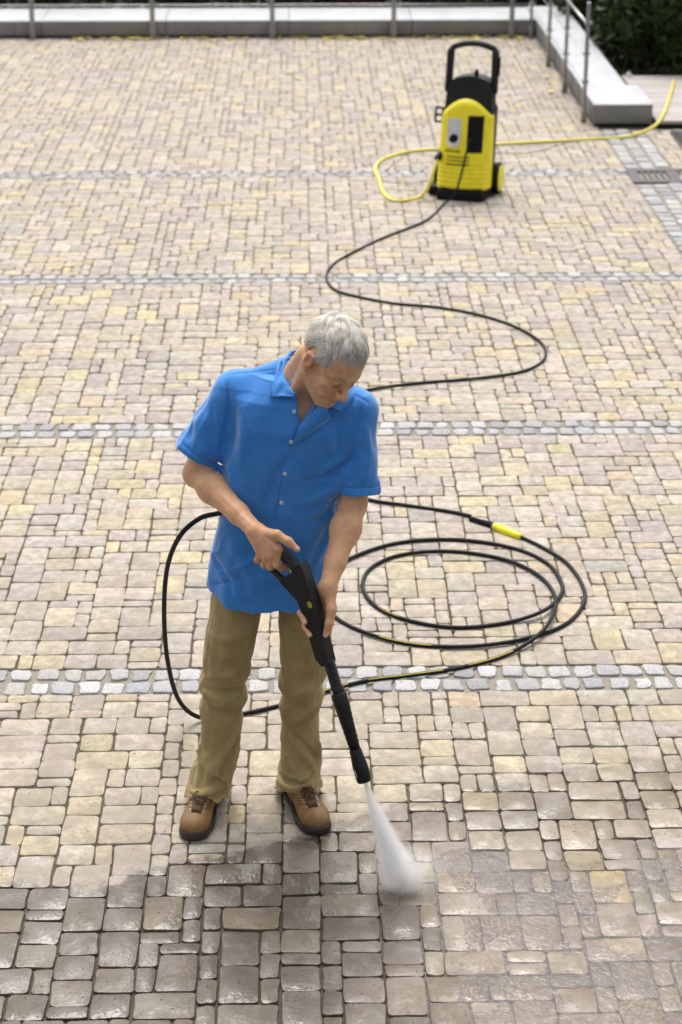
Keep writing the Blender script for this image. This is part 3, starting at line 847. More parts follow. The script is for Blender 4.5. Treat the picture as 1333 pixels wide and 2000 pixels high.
# ================================================================ implicit-surface modelling
BIG = 1.0
def smin(a, b, k):
    if k <= 0: return np.minimum(a, b)
    h = np.maximum(k - np.abs(a - b), 0) / k
    return np.minimum(a, b) - h * h * k * .25

class Field:
    def __init__(s, lo, hi, h):
        s.lo = np.array(lo, np.float32); s.h = h
        s.n = np.ceil((np.array(hi) - s.lo) / h).astype(int) + 1
        s.f = np.full(tuple(s.n), BIG, np.float32)
    def box(s, lo, hi):
        a = np.clip(np.floor((np.array(lo) - s.lo) / s.h).astype(int), 0, s.n)
        b = np.clip(np.ceil((np.array(hi) - s.lo) / s.h).astype(int) + 1, 0, s.n)
        return tuple(slice(i, j) for i, j in zip(a, b))
    def pts(s, sl):
        ax = [s.lo[i] + s.h * np.arange(sl[i].start, sl[i].stop, dtype=np.float32) for i in range(3)]
        return np.meshgrid(*ax, indexing='ij', sparse=True)
    def apply(s, fn, lo, hi, k=0.0, mode='add'):
        sl = s.box(lo, hi)
        if any(x.stop <= x.start for x in sl): return
        x, y, z = s.pts(sl)
        d = fn(x, y, z).astype(np.float32)
        cur = s.f[sl]
        if mode == 'add': s.f[sl] = smin(cur, d, k)
        elif mode == 'sub': s.f[sl] = -smin(-cur, d, k)
        elif mode == 'disp': s.f[sl] = np.where(cur < .5, cur + d, cur)
        elif mode == 'cut': s.f[sl] = np.maximum(cur, d)
    # ---- primitives
    def cone(s, a, b, ra, rb, k=.01, mode='add', m=.035):
        a, b = np.array(a, float), np.array(b, float); ab = b - a; L = ab @ ab + 1e-12
        r = max(ra, rb) + m
        def fn(x, y, z):
            t = np.clip(((x - a[0]) * ab[0] + (y - a[1]) * ab[1] + (z - a[2]) * ab[2]) / L, 0, 1)
            return np.sqrt((x - a[0] - t * ab[0]) ** 2 + (y - a[1] - t * ab[1]) ** 2 + (z - a[2] - t * ab[2]) ** 2) - (ra + (rb - ra) * t)
        s.apply(fn, np.minimum(a, b) - r, np.maximum(a, b) + r, k, mode)
    def chain(s, pts, rad, k=.008, k0=None):
        for i in range(len(pts) - 1): s.cone(pts[i], pts[i + 1], rad[i], rad[i + 1], k if (i or k0 is None) else k0)
    def ell(s, c, r, M=None, k=.01, mode='add', m=.035):
        c = np.array(c, float); r = np.array(r, float); M = np.eye(3) if M is None else np.array(M)
        e = r.max() + m
        def fn(x, y, z):
            X, Y, Z = x - c[0], y - c[1], z - c[2]
            u = [(X * M[0, i] + Y * M[1, i] + Z * M[2, i]) for i in range(3)]      # local = M^T p
            k0 = np.sqrt(sum((u[i] / r[i]) ** 2 for i in range(3))); k1 = np.sqrt(sum((u[i] / r[i] ** 2) ** 2 for i in range(3))) + 1e-9
            return k0 * (k0 - 1) / k1
        s.apply(fn, c - e, c + e, k, mode)
    def fold(s, pts, w, amp, m=3.0):
        """raise (amp > 0) or sink (amp < 0) a ridge along a polyline, fading to its ends"""
        P = catmull(pts, 5) if len(pts) > 2 else np.array(pts, float)
        n = len(P)
        lo, hi = P.min(0) - w * m, P.max(0) + w * m
        def fn(x, y, z):
            best = None; tt = None
            for i in range(n - 1):
                a, ab = P[i], P[i + 1] - P[i]; L = ab @ ab + 1e-12
                t = np.clip(((x - a[0]) * ab[0] + (y - a[1]) * ab[1] + (z - a[2]) * ab[2]) / L, 0, 1)
                d = (x - a[0] - t * ab[0]) ** 2 + (y - a[1] - t * ab[1]) ** 2 + (z - a[2] - t * ab[2]) ** 2
                g = (i + t) / (n - 1)
                if best is None: best, tt = d, g
                else:
                    sel = d < best; best = np.where(sel, d, best); tt = np.where(sel, g, tt)
            return -amp * np.exp(-best / (w * w)) * np.clip(np.sin(np.pi * np.clip(tt, .02, .98)), 0, 1) ** .6
        s.apply(fn, lo, hi, 0, 'disp')
    def front(s, x, z, rise=0.0):
        """first surface met going from the camera side (-Y) at a given x, z"""
        i = int(round((x - s.lo[0]) / s.h)); k = int(round((z - s.lo[2]) / s.h))
        col = s.f[i, :, k]; j = int(np.argmax(col < 0))
        if col[j] >= 0: return None
        t = col[j - 1] / (col[j - 1] - col[j] + 1e-9)
        return float(s.lo[1] + s.h * (j - 1 + t)) - rise
    def onto(s, p, eye=(0, 0, 3.5)):
        """slide a guessed point along the line of sight onto the surface"""
        p = np.array(p, float); e = np.array(eye, float); d = p - e; L = np.linalg.norm(d); d /= L
        for t in np.arange(L - .22, L + .22, s.h * .5):
            q = e + d * t; i = np.round((q - s.lo) / s.h).astype(int)
            if (i < 0).any() or (i >= s.n).any(): continue
            if s.f[tuple(i)] < 0: return q
        return p
    def nets(s, name, mat):
        f, h = s.f, s.h
        neg = f < 0
        n0, n1, n2 = f.shape
        cnt = np.zeros((n0 - 1, n1 - 1, n2 - 1), np.int8)
        for dx in (0, 1):
            for dy in (0, 1):
                for dz in (0, 1): cnt += neg[dx:n0 - 1 + dx, dy:n1 - 1 + dy, dz:n2 - 1 + dz]
        I = np.argwhere((cnt > 0) & (cnt < 8))
        idx = np.full(cnt.shape, -1, np.int32); idx[I[:, 0], I[:, 1], I[:, 2]] = np.arange(len(I))
        acc = np.zeros((len(I), 3)); w = np.zeros(len(I))
        corners = [(a, b, c) for a in (0, 1) for b in (0, 1) for c in (0, 1)]
        F8 = {c: f[I[:, 0] + c[0], I[:, 1] + c[1], I[:, 2] + c[2]] for c in corners}
        for c in corners:
            for ax in range(3):
                if c[ax] == 0:
                    e = list(c); e[ax] = 1; e = tuple(e)
                    a, b = F8[c], F8[e]; x = (a < 0) != (b < 0)
                    t = np.where(x, a / np.where(x, a - b, 1), 0)
                    p = np.array(c, float)[None] + np.zeros((len(I), 3)); p[:, ax] += t
                    acc += p * x[:, None]; w += x
        V = (I + acc / w[:, None]) * h + s.lo
        Q = []
        for ax in range(3):
            u, v = (ax + 1) % 3, (ax + 2) % 3
            sl0 = [slice(1, -1)] * 3; sl1 = [slice(1, -1)] * 3
            sl0[ax] = slice(0, -1); sl1[ax] = slice(1, None)
            a, b = neg[tuple(sl0)], neg[tuple(sl1)]
            for flip, cond in ((False, a & ~b), (True, ~a & b)):
                E = np.argwhere(cond)
                if not len(E): continue
                base = E.copy(); base[:, u] += 1; base[:, v] += 1
                q = []
                for du, dv in ((-1, -1), (0, -1), (0, 0), (-1, 0)):
                    c = base.copy(); c[:, u] += du; c[:, v] += dv
                    q.append(idx[c[:, 0], c[:, 1], c[:, 2]])
                q = np.stack(q, 1)
                if flip: q = q[:, ::-1]
                Q.append(q)
        Q = np.vstack(Q); Q = Q[(Q >= 0).all(1)]
        return fast_mesh(name, V, Q, mat, True), V

def vnoise(x, y, z, seed=0):
    """cheap smooth pseudo-noise, about -1..1"""
    r = np.random.default_rng(seed); out = 0
    for i in range(5):
        k = r.normal(size=3) * (1 + .5 * i); ph = r.uniform(0, 6.28)
        out = out + np.sin(k[0] * x + k[1] * y + k[2] * z + ph + 1.3 * np.sin(k[1] * x * .7 - k[2] * y * .8 + k[0] * z * .6 + 2 * ph)) / (1 + .4 * i)
    return out / 2.6

def creases(F, lo, hi, k, amp, seed, zfun):
    """sharp little creases: ridges of a smooth noise"""
    def fn(x, y, z):
        n1 = vnoise(x * k[0], y * k[1], z * k[2], seed); n2 = vnoise(x * k[0] * 1.9 + 3, y * k[1] * 1.9, z * k[2] * 1.9, seed + 1)
        return -zfun(z) * amp * (np.clip(1 - np.abs(n1) * 2.2, 0, 1) ** 2 + .5 * np.clip(1 - np.abs(n2) * 2.2, 0, 1) ** 2 - .35)
    F.apply(fn, lo, hi, 0, 'disp')

# ================================================================ materials of the man
def mat_skin():
    g = G('skin'); p = g.pos()
    at = g.node('ShaderNodeAttribute', attribute_name='tint').outputs['Color']
    n = g.noise(p, 45, 4, .6)
    c = g.mix(1.0, at, g.mix(g.rng(n, .3, .7), (.90, .86, .84), (1.06, 1.05, 1.05)), 'MULTIPLY')
    c = g.mix(g.rng(g.noise(p, 190, 2, .6), .58, .75, 0, .18), c, (.42, .18, .09))
    g.bsdf(Base_Color=c, Roughness=g.rng(g.noise(p, 60, 2), .3, .7, .42, .58), Specular_IOR_Level=.4, Subsurface_Weight=.12, Subsurface_Radius=(.010, .004, .002), Subsurface_Scale=.5,
           Normal=g.bump(g.noise(p, 420, 3, .6), .18, .002))
    return g.m
def mat_cloth(name, a, b, weave=5200.0, sheen=.25, wear=None):
    g = G(name); p = g.pos()
    c = g.mix(g.rng(g.noise(p, 14, 5, .6), .3, .7), a, b)
    x = g.xyz(p)
    th = g.math('MULTIPLY', g.math('SINE', g.math('MULTIPLY', g.math('ADD', x[0], g.math('MULTIPLY', x[1], .7)), weave)), g.math('SINE', g.math('MULTIPLY', x[2], weave)))
    c = g.mix(g.rng(g.noise(p, 320, 2, .7), .4, .7, 0, .22), c, tuple(min(1, v * 1.5 + .01) for v in b))
    if wear: c = g.mix(g.rng(g.noise(p, 9, 4, .7), .52, .75, 0, .5), c, wear)
    h = g.math('ADD', g.math('MULTIPLY', th, .12), g.noise(p, 70, 4, .6))
    g.bsdf(Base_Color=c, Roughness=.82, Specular_IOR_Level=.25, Sheen_Weight=sheen, Sheen_Roughness=.4, Normal=g.bump(h, .22, .004))
    return g.m
M_SKIN = mat_skin()
M_SHIRT = mat_cloth('blue_shirt_cotton', (.040, .220, .62), (.060, .262, .70), sheen=.8)
M_SHIRTIN = simple('striped_lining', (.62, .60, .68), .8)
M_KHAKI = mat_cloth('khaki_twill', (.31, .225, .095), (.39, .29, .128), sheen=.2, wear=(.43, .335, .165))
M_LEATHER = None
def mat_leather():
    g = G('brown_nubuck'); p = g.objc()
    c = g.mix(g.rng(g.noise(p, 22, 4, .6), .3, .7), (.17, .088, .024), (.245, .130, .037))
    c = g.mix(g.rng(g.noise(p, 150, 3, .7), .55, .75, 0, .4), c, (.12, .05, .012))
    g.bsdf(Base_Color=c, Roughness=.6, Normal=g.bump(g.noise(p, 260, 3, .6), .25, .003))
    return g.m
M_LEATHER = mat_leather()
M_SOLE = simple('dark_rubber_sole', (.035, .022, .016), .6)
M_LACE = simple('brown_lace', (.085, .038, .016), .8)
M_EYELET = simple('eyelet_metal', (.72, .66, .56), .3, .8, bump=0)
M_BUTTON = simple('pearl_button', (.75, .73, .70), .25, bump=0)
M_LASH = simple('dark_lash', (.045, .025, .018), .8)
def mat_hair():
    g = G('grey_hair')
    r = g.node('ShaderNodeAttribute', attribute_name='rnd').outputs['Fac']
    c = g.ramp(r, [(0, (.28, .235, .185)), (.35, (.54, .485, .41)), (.7, (.76, .71, .62)), (1, (.90, .87, .79))])
    g.bsdf(Base_Color=c, Roughness=.55, Specular_IOR_Level=.4)
    return g.m
M_HAIR = mat_hair()

# ================================================================ the man
HR = np.array([[.7496, -.4287, .5042], [.6448, .6447, -.4105], [-.1491, .6329, .7597]])     # head turned to his left and bowed
HT = np.array([.0768, 5.6885, 1.5864])
def hw(p): return HR @ np.array(p, float) + HT
SH_R, SH_L = np.array((-0.2185, 5.8500, 1.4375)), np.array((0.1585, 5.7600, 1.4069))
EL_R, WR_R = np.array((-0.3375, 5.8300, 1.1714)), np.array((-0.1565, 5.5650, 1.0936))
EL_L, WR_L = np.array((0.1469, 5.7100, 1.1131)), np.array((0.0656, 5.4750, 0.9434))

B = Field((-.42, 5.36, .80), (.26, 5.95, 1.72), .0025)
# --- head
def e_(c, r, k=.012, mode='add'): B.ell(hw(c), r, HR, k, mode)
def c_(a, b, ra, rb, k=.008, mode='add'): B.cone(hw(a), hw(b), ra, rb, k, mode)
e_((0, .016, .052), (.074, .098, .084))
e_((0, -.042, .052), (.062, .050, .058), .03)
e_((0, -.040, -.020), (.057, .056, .078), .03)
e_((0, -.045, -.070), (.047, .046, .040), .025)
e_((0, -.084, -.096), (.021, .018, .016), .022)
for s_ in (-1, 1):
    e_((s_ * .043, -.066, -.016), (.022, .020, .019), .02)
    c_((s_ * .056, .002, -.048), (s_ * .024, -.074, -.094), .014, .014, .022)
    c_((s_ * .010, -.092, .033), (s_ * .046, -.074, .033), .0085, .0085, .014)
    e_((s_ * .031, -.104, .012), (.017, .013, .011), .012, 'sub')
    e_((s_ * .031, -.0815, .012), (.0145, .0125, .0125), .004)
    c_((s_ * .012, -.110, -.030), (s_ * .013, -.102, -.030), .0078, .0085, .006)
    c_((s_ * .006, -.116, -.0385), (s_ * .008, -.110, -.037), .0032, .0035, .003, 'sub')
    # smile lines
    c_((s_ * .021, -.101, -.034), (s_ * .036, -.086, -.060), .0035, .003, .008, 'sub')
    e_((s_ * .038, -.078, -.042), (.014, .014, .017), .014)
    # ear
    e_((s_ * .078, .014, .002), (.009, .021, .034), .007)
    e_((s_ * .091, .010, .003), (.010, .012, .020), .003, 'sub')
    c_((s_ * .083, .004, .028), (s_ * .083, .026, .016), .0042, .0042, .004)
    c_((s_ * .083, .026, .016), (s_ * .080, .020, -.022), .0042, .004, .004)
    e_((s_ * .078, .004, -.026), (.006, .008, .009), .005)
c_((0, -.090, .026), (0, -.117, -.020), .0075, .0105, .010)
e_((0, -.119, -.0235), (.0115, .0115, .0105), .008)
c_((0, -.100, -.034), (0, -.098, -.050), .006, .006, .010)
# lips
c_((-.020, -.0895, -.0585), (0, -.1005, -.0565), .0042, .0060, .006); c_((0, -.1005, -.0565), (.020, -.0895, -.0585), .0060, .0042, .006)
c_((-.018, -.088, -.0675), (0, -.0985, -.0700), .0042, .0066, .006); c_((0, -.0985, -.0700), (.018, -.088, -.0675), .0066, .0042, .006)
c_((-.026, -.090, -.0615), (0, -.1070, -.0630), .0016, .0020, .003, 'sub'); c_((0, -.1070, -.0630), (.026, -.090, -.0615), .0020, .0016, .003, 'sub')
# --- neck, chest, shoulders (mostly inside the shirt)
B.cone((-.016, 5.825, 1.435), hw((0, .022, -.045)), .062, .060, .03)
B.cone((-.055, 5.84, 1.455), hw((-.03, .055, -.03)), .040, .036, .03)
B.cone(hw((-.055, .012, -.045)), (-.055, 5.755, 1.435), .014, .013, .02)       # neck muscle
B.cone((-.03, 5.81, 1.36), (-.10, 5.83, .90), .085, .09, .03)
B.ell((-.025, 5.80, 1.365), (.115, .088, .10), None, .05)
for sh in (SH_R, SH_L): B.cone((-.02, 5.80, 1.43), sh, .05, .045, .03)
# --- arms
def arm(sh, el, wr, bend):
    B.cone(sh, el, .046, .041, .02)
    d = (wr - el); L = np.linalg.norm(d); d /= L
    B.cone(el - d * .012, el + d * .09, .037, .0440, .025)
    B.cone(el + d * .09, el + d * L * .72, .0440, .031, .03)
    B.cone(el + d * L * .72, wr, .031, .0265, .02)
arm(SH_R, EL_R, WR_R, 0); arm(SH_L, EL_L, WR_L, 0)
B.ell(EL_R + np.array([-.012, .012, -.016]), (.03, .03, .03), None, .02)
# --- right hand on the pistol grip
def hand(wr, mcps, wr_r, k=.016):
    for m, r in mcps: B.cone(wr + (np.array(m) - wr) * .12, m, wr_r, r, k)
RH = dict(i=(-0.0849, 5.5000, 1.0556), m=(-0.1007, 5.5050, 1.0332), r=(-0.1195, 5.5150, 1.0255), p=(-0.1383, 5.5320, 1.0282))
hand(WR_R, [(RH['i'], .0150), (RH['m'], .0150), (RH['r'], .0140), (RH['p'], .0130)], .021)
B.chain([RH['i'], (-0.0886, 5.5000, 1.0048), (-0.0704, 5.5120, 0.9873), (-0.0565, 5.5220, 0.9860)], [.0130, .0112, .0100, .0085], .005)
B.chain([RH['m'], (-0.1077, 5.5220, 0.9882), (-0.0958, 5.5530, 0.9757), (-0.0817, 5.5620, 0.9887)], [.0130, .0115, .0105, .0090], .005)
B.chain([RH['r'], (-0.1282, 5.5380, 0.9879), (-0.1163, 5.5680, 0.9742), (-0.1007, 5.5780, 0.9850)], [.0125, .0110, .0100, .0085], .005)
B.chain([RH['p'], (-0.1486, 5.5560, 0.9954), (-0.1384, 5.5820, 0.9818), (-0.1227, 5.5900, 0.9901)], [.0115, .0100, .0090, .0078], .005)
B.chain([(-0.1331, 5.5520, 1.0889), (-0.0875, 5.5080, 1.0992), (-0.0522, 5.4900, 1.0850), (-0.0262, 5.4760, 1.0658)], [.0185, .0150, .0125, .0090], .010, .014)
# --- left hand under the barrel
LH = dict(i=(0.0638, 5.4780, 0.8371), m=(0.0547, 5.4950, 0.8463), r=(0.0455, 5.5050, 0.8624), p=(0.0362, 5.5080, 0.8818))
hand(WR_L, [(LH['i'], .0150), (LH['m'], .0150), (LH['r'], .0140), (LH['p'], .0130)], .022)
B.chain([LH['i'], (0.0170, 5.4920, 0.8169), (-0.0049, 5.4500, 0.8238), (0.0104, 5.4240, 0.8054)], [.0125, .0112, .0100, .0085], .004)
B.chain([LH['m'], (0.0048, 5.4980, 0.8557), (-0.0186, 5.4550, 0.8646), (-0.0048, 5.4300, 0.8456)], [.0130, .0112, .0100, .0085], .004)
B.chain([LH['r'], (0.0081, 5.5080, 0.8786), (-0.0013, 5.4780, 0.8826), (0.0078, 5.4700, 0.8657)], [.0120, .0105, .0095, .0080], .004)
B.chain([LH['p'], (0.0114, 5.5100, 0.9018), (0.0035, 5.4850, 0.9051), (0.0112, 5.4780, 0.8928)], [.0110, .0100, .0090, .0075], .004)
B.chain([(0.0701, 5.4620, 0.9239), (0.0757, 5.4320, 0.8868), (0.0692, 5.4160, 0.8484), (0.0567, 5.4100, 0.8119)], [.0180, .0150, .0125, .0092], .010, .014)
# tendons and veins on the back of the hands
for m in ('i', 'm', 'r'):
    a = WR_R + (np.array(RH[m]) - WR_R) * .35
    B.fold([a + np.array([0, -.02, .008]), np.array(RH[m]) + np.array([0, -.014, .004])], .005, .0022)
B.fold([EL_L + np.array([-.02, -.05, -.06]), (EL_L + WR_L) / 2 + np.array([-.014, -.036, 0]), WR_L + np.array([-.012, -.026, .01])], .0045, .0022)
B.fold([EL_R + np.array([.05, -.05, -.02]), (EL_R + WR_R) / 2 + np.array([.0, -.035, .022]), WR_R + np.array([0, -.024, .018])], .0045, .0020)

# face lines: crow's feet, lower lids, brow, cheeks
def line_(pts, w, amp): B.fold([hw(p) for p in pts], w, amp * .62)
for s_ in (-1, 1):
    for dz in (.006, -.001, -.008): line_([(s_ * .046, -.083, .010 + dz * .6), (s_ * .060, -.062, .010 + dz * 2.0)], .0034, -.0030)
    line_([(s_ * .018, -.094, .000), (s_ * .031, -.092, -.006), (s_ * .045, -.083, -.002)], .0040, -.0032)
    line_([(s_ * .018, -.096, .020), (s_ * .031, -.094, .0215), (s_ * .046, -.084, .017)], .0035, -.0032)
    line_([(s_ * .040, -.080, -.030), (s_ * .047, -.066, -.052), (s_ * .044, -.060, -.072)], .0045, -.0032)
    line_([(s_ * .018, -.108, -.026), (s_ * .029, -.098, -.046), (s_ * .031, -.088, -.064)], .0045, -.0045)
for z_ in (.052, .062, .071): line_([(-.042, -.080, z_ - .003), (0, -.0935, z_), (.042, -.080, z_ - .003)], .0036, -.0022)
me, V = B.nets('person', M_SKIN)
# skin colouring
P = (V - HT) @ HR
base = np.array([.80, .465, .265]); col = np.tile(base, (len(V), 1))
def blob(c, r, tgt, amt):
    global col
    d = np.sqrt((((P - np.array(c)) / np.array(r)) ** 2).sum(1)); w = np.clip(1 - d, 0, 1); w = (w * w * (3 - 2 * w) * amt)[:, None]
    col = col * (1 - w) + np.array(tgt) * w
for s_ in (-1, 1):
    blob((s_ * .082, .012, 0), (.02, .04, .05), (.72, .31, .19), .8)
    blob((s_ * .045, -.075, -.025), (.035, .04, .035), (.72, .34, .21), .55)
    blob((s_ * .031, -.092, .010), (.020, .02, .014), (.46, .24, .14), .6)
blob((0, -.12, -.025), (.025, .025, .025), (.72, .34, .21), .7)
blob((0, -.098, -.063), (.026, .016, .014), (.50, .19, .14), .9)
blob((0, -.075, -.085), (.055, .05, .045), (.60, .39, .26), .45)
arms = V[:, 2] < 1.25
Vn = V.astype(float)
col[arms] = np.array([.77, .43, .235])
for q, off in (((-0.0262, 5.4760, 1.0658), (0, -.006, .006)), ((0.0567, 5.4100, 0.8119), (.003, -.008, .002)), ((0.0104, 5.4240, 0.8054), (-.004, -.006, .002)), ((-0.0048, 5.4300, 0.8456), (-.004, -.006, .002))):
    d_ = np.linalg.norm(Vn - (np.array(q) + np.array(off)), axis=1); w_ = np.clip((.0085 - d_) / .002, 0, 1)[:, None]; col = col * (1 - w_ * .75) + np.array((.84, .60, .50)) * w_ * .75
for k_, tgt in ((RH, (.74, .35, .20)), (LH, (.74, .35, .20))):        # redder knuckles
    for m_ in k_.values():
        d_ = np.linalg.norm(Vn - np.array(m_), axis=1); w_ = np.clip(1 - d_ / .026, 0, 1)[:, None] * .6; col = col * (1 - w_) + np.array(tgt) * w_
me.attributes.new('tint', 'FLOAT_COLOR', 'POINT')
me.attributes['tint'].data.foreach_set('color', np.hstack([col, np.ones((len(V), 1))]).astype(np.float32).ravel())
man = obj('person', me)
tag(man, 'grey-haired man in blue short-sleeved shirt and khaki trousers holding a spray lance', 'person')

# --- eyes: lowered lids with a dark lash line, brows
for s_ in (-1, 1):
    q = [hw((s_ * .019, -.0925, .0030)), hw((s_ * .026, -.0955, .0022)), hw((s_ * .034, -.0950, .0020)), hw((s_ * .044, -.0880, .0018))]
    Vt, Ft = tube(catmull(q, 4), np.array([.0004] + [.0011] * 11 + [.0004]), 6)
    part('eyelashes', Vt, Ft, M_LASH, man, True)
rh = random.Random(7)

def ribbons(name, strands, mat, parent, width):
    """hair strands as slim curved ribbons with a little thickness"""
    Vs, Qs, rn = [], [], []
    for pts, up, rv, wd in strands:
        pts = np.array(pts); n = len(pts)
        T = np.gradient(pts, axis=0); side = np.cross(T, up); side /= np.linalg.norm(side, axis=1)[:, None] + 1e-9
        w = wd * np.linspace(1, .25, n)[:, None]
        o = len(Vs) * 2 * 0 + sum(len(v) for v in Vs)
        Vs.append(np.stack([pts - side * w, pts + side * w], 1).reshape(-1, 3)); rn.append(np.full(2 * n, rv))
        i = np.arange(n - 1) * 2 + o
        Qs.append(np.stack([i, i + 1, i + 3, i + 2], 1))
    me = fast_mesh(name, np.vstack(Vs), np.vstack(Qs), mat, True)
    me.attributes.new('rnd', 'FLOAT', 'POINT'); me.attributes['rnd'].data.foreach_set('value', np.concatenate(rn).astype(np.float32))
    return obj(name, me, parent)

for s_ in (-1, 1):
    st = []
    for k in range(60):
        t = rh.random(); x = .012 + .036 * t
        p0 = np.array((s_ * x, -.100 + .022 * t * t + .004 * t, .034 + .006 * math.sin(t * 3.1) - rh.uniform(0, .006)))
        p = [hw(p0 + np.array((s_ * .004 * q, -.0012 * q + .0008 * q * q, .0012 * q))) for q in range(4)]
        st.append((p, HR @ np.array((0, -1, .3)), rh.uniform(.0, .32), .0005))
    ribbons('eyebrow', st, M_HAIR, man, .0007)

# --- hair: a thick cap on the skull with wavy strands over it
HC, HE = np.array((0, .012, .048)), np.array((.0765, .101, .0855))
def limit(az):
    a = abs((az + 180) % 360 - 180)
    return np.interp(a, [0, 20, 38, 55, 66, 77, 88, 100, 112, 122, 140, 180], [36, 37, 43, 30, 2, -28, 14, 4, -30, -44, -53, -57])
def hp(az, el, lift):
    a, e = R(az), R(el)
    d = np.array((math.sin(a) * math.cos(e), -math.cos(a) * math.cos(e), math.sin(e)))
    return HC + d * HE + d * lift
def thick(az, el):
    t = np.clip((el - limit(az)) / 28, 0, 1)
    base = .002 + .010 * t ** .8 + .004 * math.sin(R(az) * 5 + el * .09) * t
    return base + 0.004 * t * math.sin(az * .11 + 2 * math.sin(el * .12)) * math.cos(el * .16 + az * .05)
NA, NE = 120, 34
Vc = []; 
for j in range(NE):
    for i in range(NA):
        az = i * 360 / NA; l = limit(az); el = l + (89.5 - l) * (j / (NE - 1))
        Vc.append(hw(hp(az, el, thick(az, el) * .55)))
Qc = [(j * NA + i, j * NA + (i + 1) % NA, (j + 1) * NA + (i + 1) % NA, (j + 1) * NA + i) for j in range(NE - 1) for i in range(NA)]
meh = fast_mesh('hair', np.array(Vc), np.array(Qc), M_HAIR, True)
meh.attributes.new('rnd', 'FLOAT', 'POINT'); meh.attributes['rnd'].data.foreach_set('value', np.full(len(Vc), .48, np.float32))
hair = obj('hair', meh, man)
st = []
for k in range(18000):
    az = rh.uniform(-180, 180); l = limit(az)
    el = l + (88 - l) * (rh.random() ** .85)
    if k % 6 == 0: el = l + rh.uniform(-1, 6)
    d0 = hp(az, el, 0) - HC
    # comb direction: away from a whorl on the crown, forward over the top, down and back on the sides
    tl = thick(az, el)
    ln = rh.uniform(.018, .034) + .016 * max(0, math.sin(R(el)))
    if 66 < abs(az) < 118 and el < l + 26: ln *= .45
    clump = math.sin(az * .16 + 1.7 * math.sin(el * .07)) + .7 * math.sin(az * .37 + el * .21)
    pts = []; p = hp(az, el, tl * .80)
    for q in range(6):
        n = (p - HC) / HE ** 2; n /= np.linalg.norm(n)
        f_ = np.array((0.25 * np.sign(p[0]) * abs(p[0]) / .07, -1.0, -.25)) if el > 28 else np.array((0, .55 if abs(az) > 70 else -.15, -1.0))
        f_ = f_ + np.array((math.cos(clump * 2.2 + q * .55), .35 * math.sin(clump * 3 + q * .7), 0)) * (1.0 if el > 25 else .35)
        f_ = f_ - n * (f_ @ n); f_ /= np.linalg.norm(f_) + 1e-9
        lift = (.5 * math.sin(q * .62 + clump) if el > 25 else .30)
        pts.append(hw(p)); p = p + f_ * ln / 5 + n * lift * ln / 18
    up = HR @ n
    rv = np.clip(.64 + .26 * math.sin(clump * 2.4) + rh.gauss(0, .20) + (.10 if el < 25 else 0) - (.30 if abs(az) < 55 and el < 62 else 0) * rh.uniform(.4, 1.2), 0, 1)
    st.append((pts, up, rv, rh.uniform(.00035, .0008)))
ribbons('hair_strands', st, M_HAIR, hair, .001)

# ================================================================ shirt
S = Field((-.46, 5.60, .70), (.29, 6.02, 1.60), .0032)
Zk = np.array([.70, .80, .95, 1.10, 1.25, 1.36, 1.44, 1.50])
Cx = np.array([-.114, -.110, -.098, -.080, -.058, -.042, -.032, -.028])
Cy = np.array([5.820, 5.822, 5.820, 5.812, 5.802, 5.802, 5.808, 5.812])
Ax = np.array([.209, .205, .193, .188, .191, .186, .168, .10])
By = np.array([.140, .138, .134, .130, .132, .130, .118, .08])
Tw = np.radians([-4, -5, -7, -9, -11, -13, -13, -13])
def torso(x, y, z):
    zz = np.asarray(z).ravel(); ip = lambda a: np.interp(zz, Zk, a).astype(np.float32).reshape(np.asarray(z).shape)
    cx, cy, a, b, t = ip(Cx), ip(Cy), ip(Ax), ip(By), ip(Tw)
    dx, dy = x - cx, y - cy
    lx = np.cos(t) * dx + np.sin(t) * dy; ly = -np.sin(t) * dx + np.cos(t) * dy
    th = np.arctan2(lx, -ly)
    # soft vertical drape growing towards the hem
    dr = np.clip((1.35 - z) / .6, 0, 1)
    wob = .0045 * dr * np.sin(th * 5 + z * 4.0 + 1.1) + .0035 * dr * np.sin(th * 9 - z * 7 + .4 + 1.5 * np.sin(z * 9)) + .0022 * np.sin(th * 4 + z * 26 + 2 * np.sin(th * 3))
    n = 2.5
    q = ((np.abs(lx) / a) ** n + (np.abs(ly) / b) ** n) ** (1 / n)
    return (q - 1) * np.minimum(a, b) * 1.05 - wob
S.apply(torso, (-.36, 5.62, .70), (.20, 6.0, 1.50), 0)
S.cone((-.060, 5.845, 1.492), SH_R + np.array([.004, 0, -.004]), .050, .056, .05)
S.cone((-.045, 5.865, 1.490), (.035, 5.84, 1.485), .042, .042, .04)
S.cone((.030, 5.815, 1.478), SH_L + np.array([-.004, 0, -.004]), .052, .056, .06)
SL_R, SL_L = np.array((-0.3456, 5.8350, 1.2333)), np.array((0.1581, 5.7150, 1.1539))
def sleeve(a, b, ra, rb, seed):
    d = (b - a); L = np.linalg.norm(d); d = d / L; e = b + d * .05
    def fn(x, y, z):
        t = ((x - a[0]) * d[0] + (y - a[1]) * d[1] + (z - a[2]) * d[2]) / L
        tc = np.clip(t, 0, 1.3)
        X, Y, Z = x - a[0] - tc * L * d[0], y - a[1] - tc * L * d[1], z - a[2] - tc * L * d[2]
        rr = ra + (rb - ra) * tc
        w = .0045 * vnoise(x * 26, y * 26, z * 26, seed) * np.clip(t * 2, 0, 1) + .003 * np.sin(30 * (X + .6 * Y) + 14 * t + seed) * np.clip(t, 0, 1)
        return np.maximum(np.sqrt(X * X + (Y * .93) ** 2 + Z * Z) - rr - w, (t - 1) * L)
    S.apply(fn, np.minimum(a, b) - .12, np.maximum(a, b) + .12, .045)
sleeve(SH_R, SL_R, .060, .071, 3); sleeve(SH_L, SL_L, .058, .069, 5)
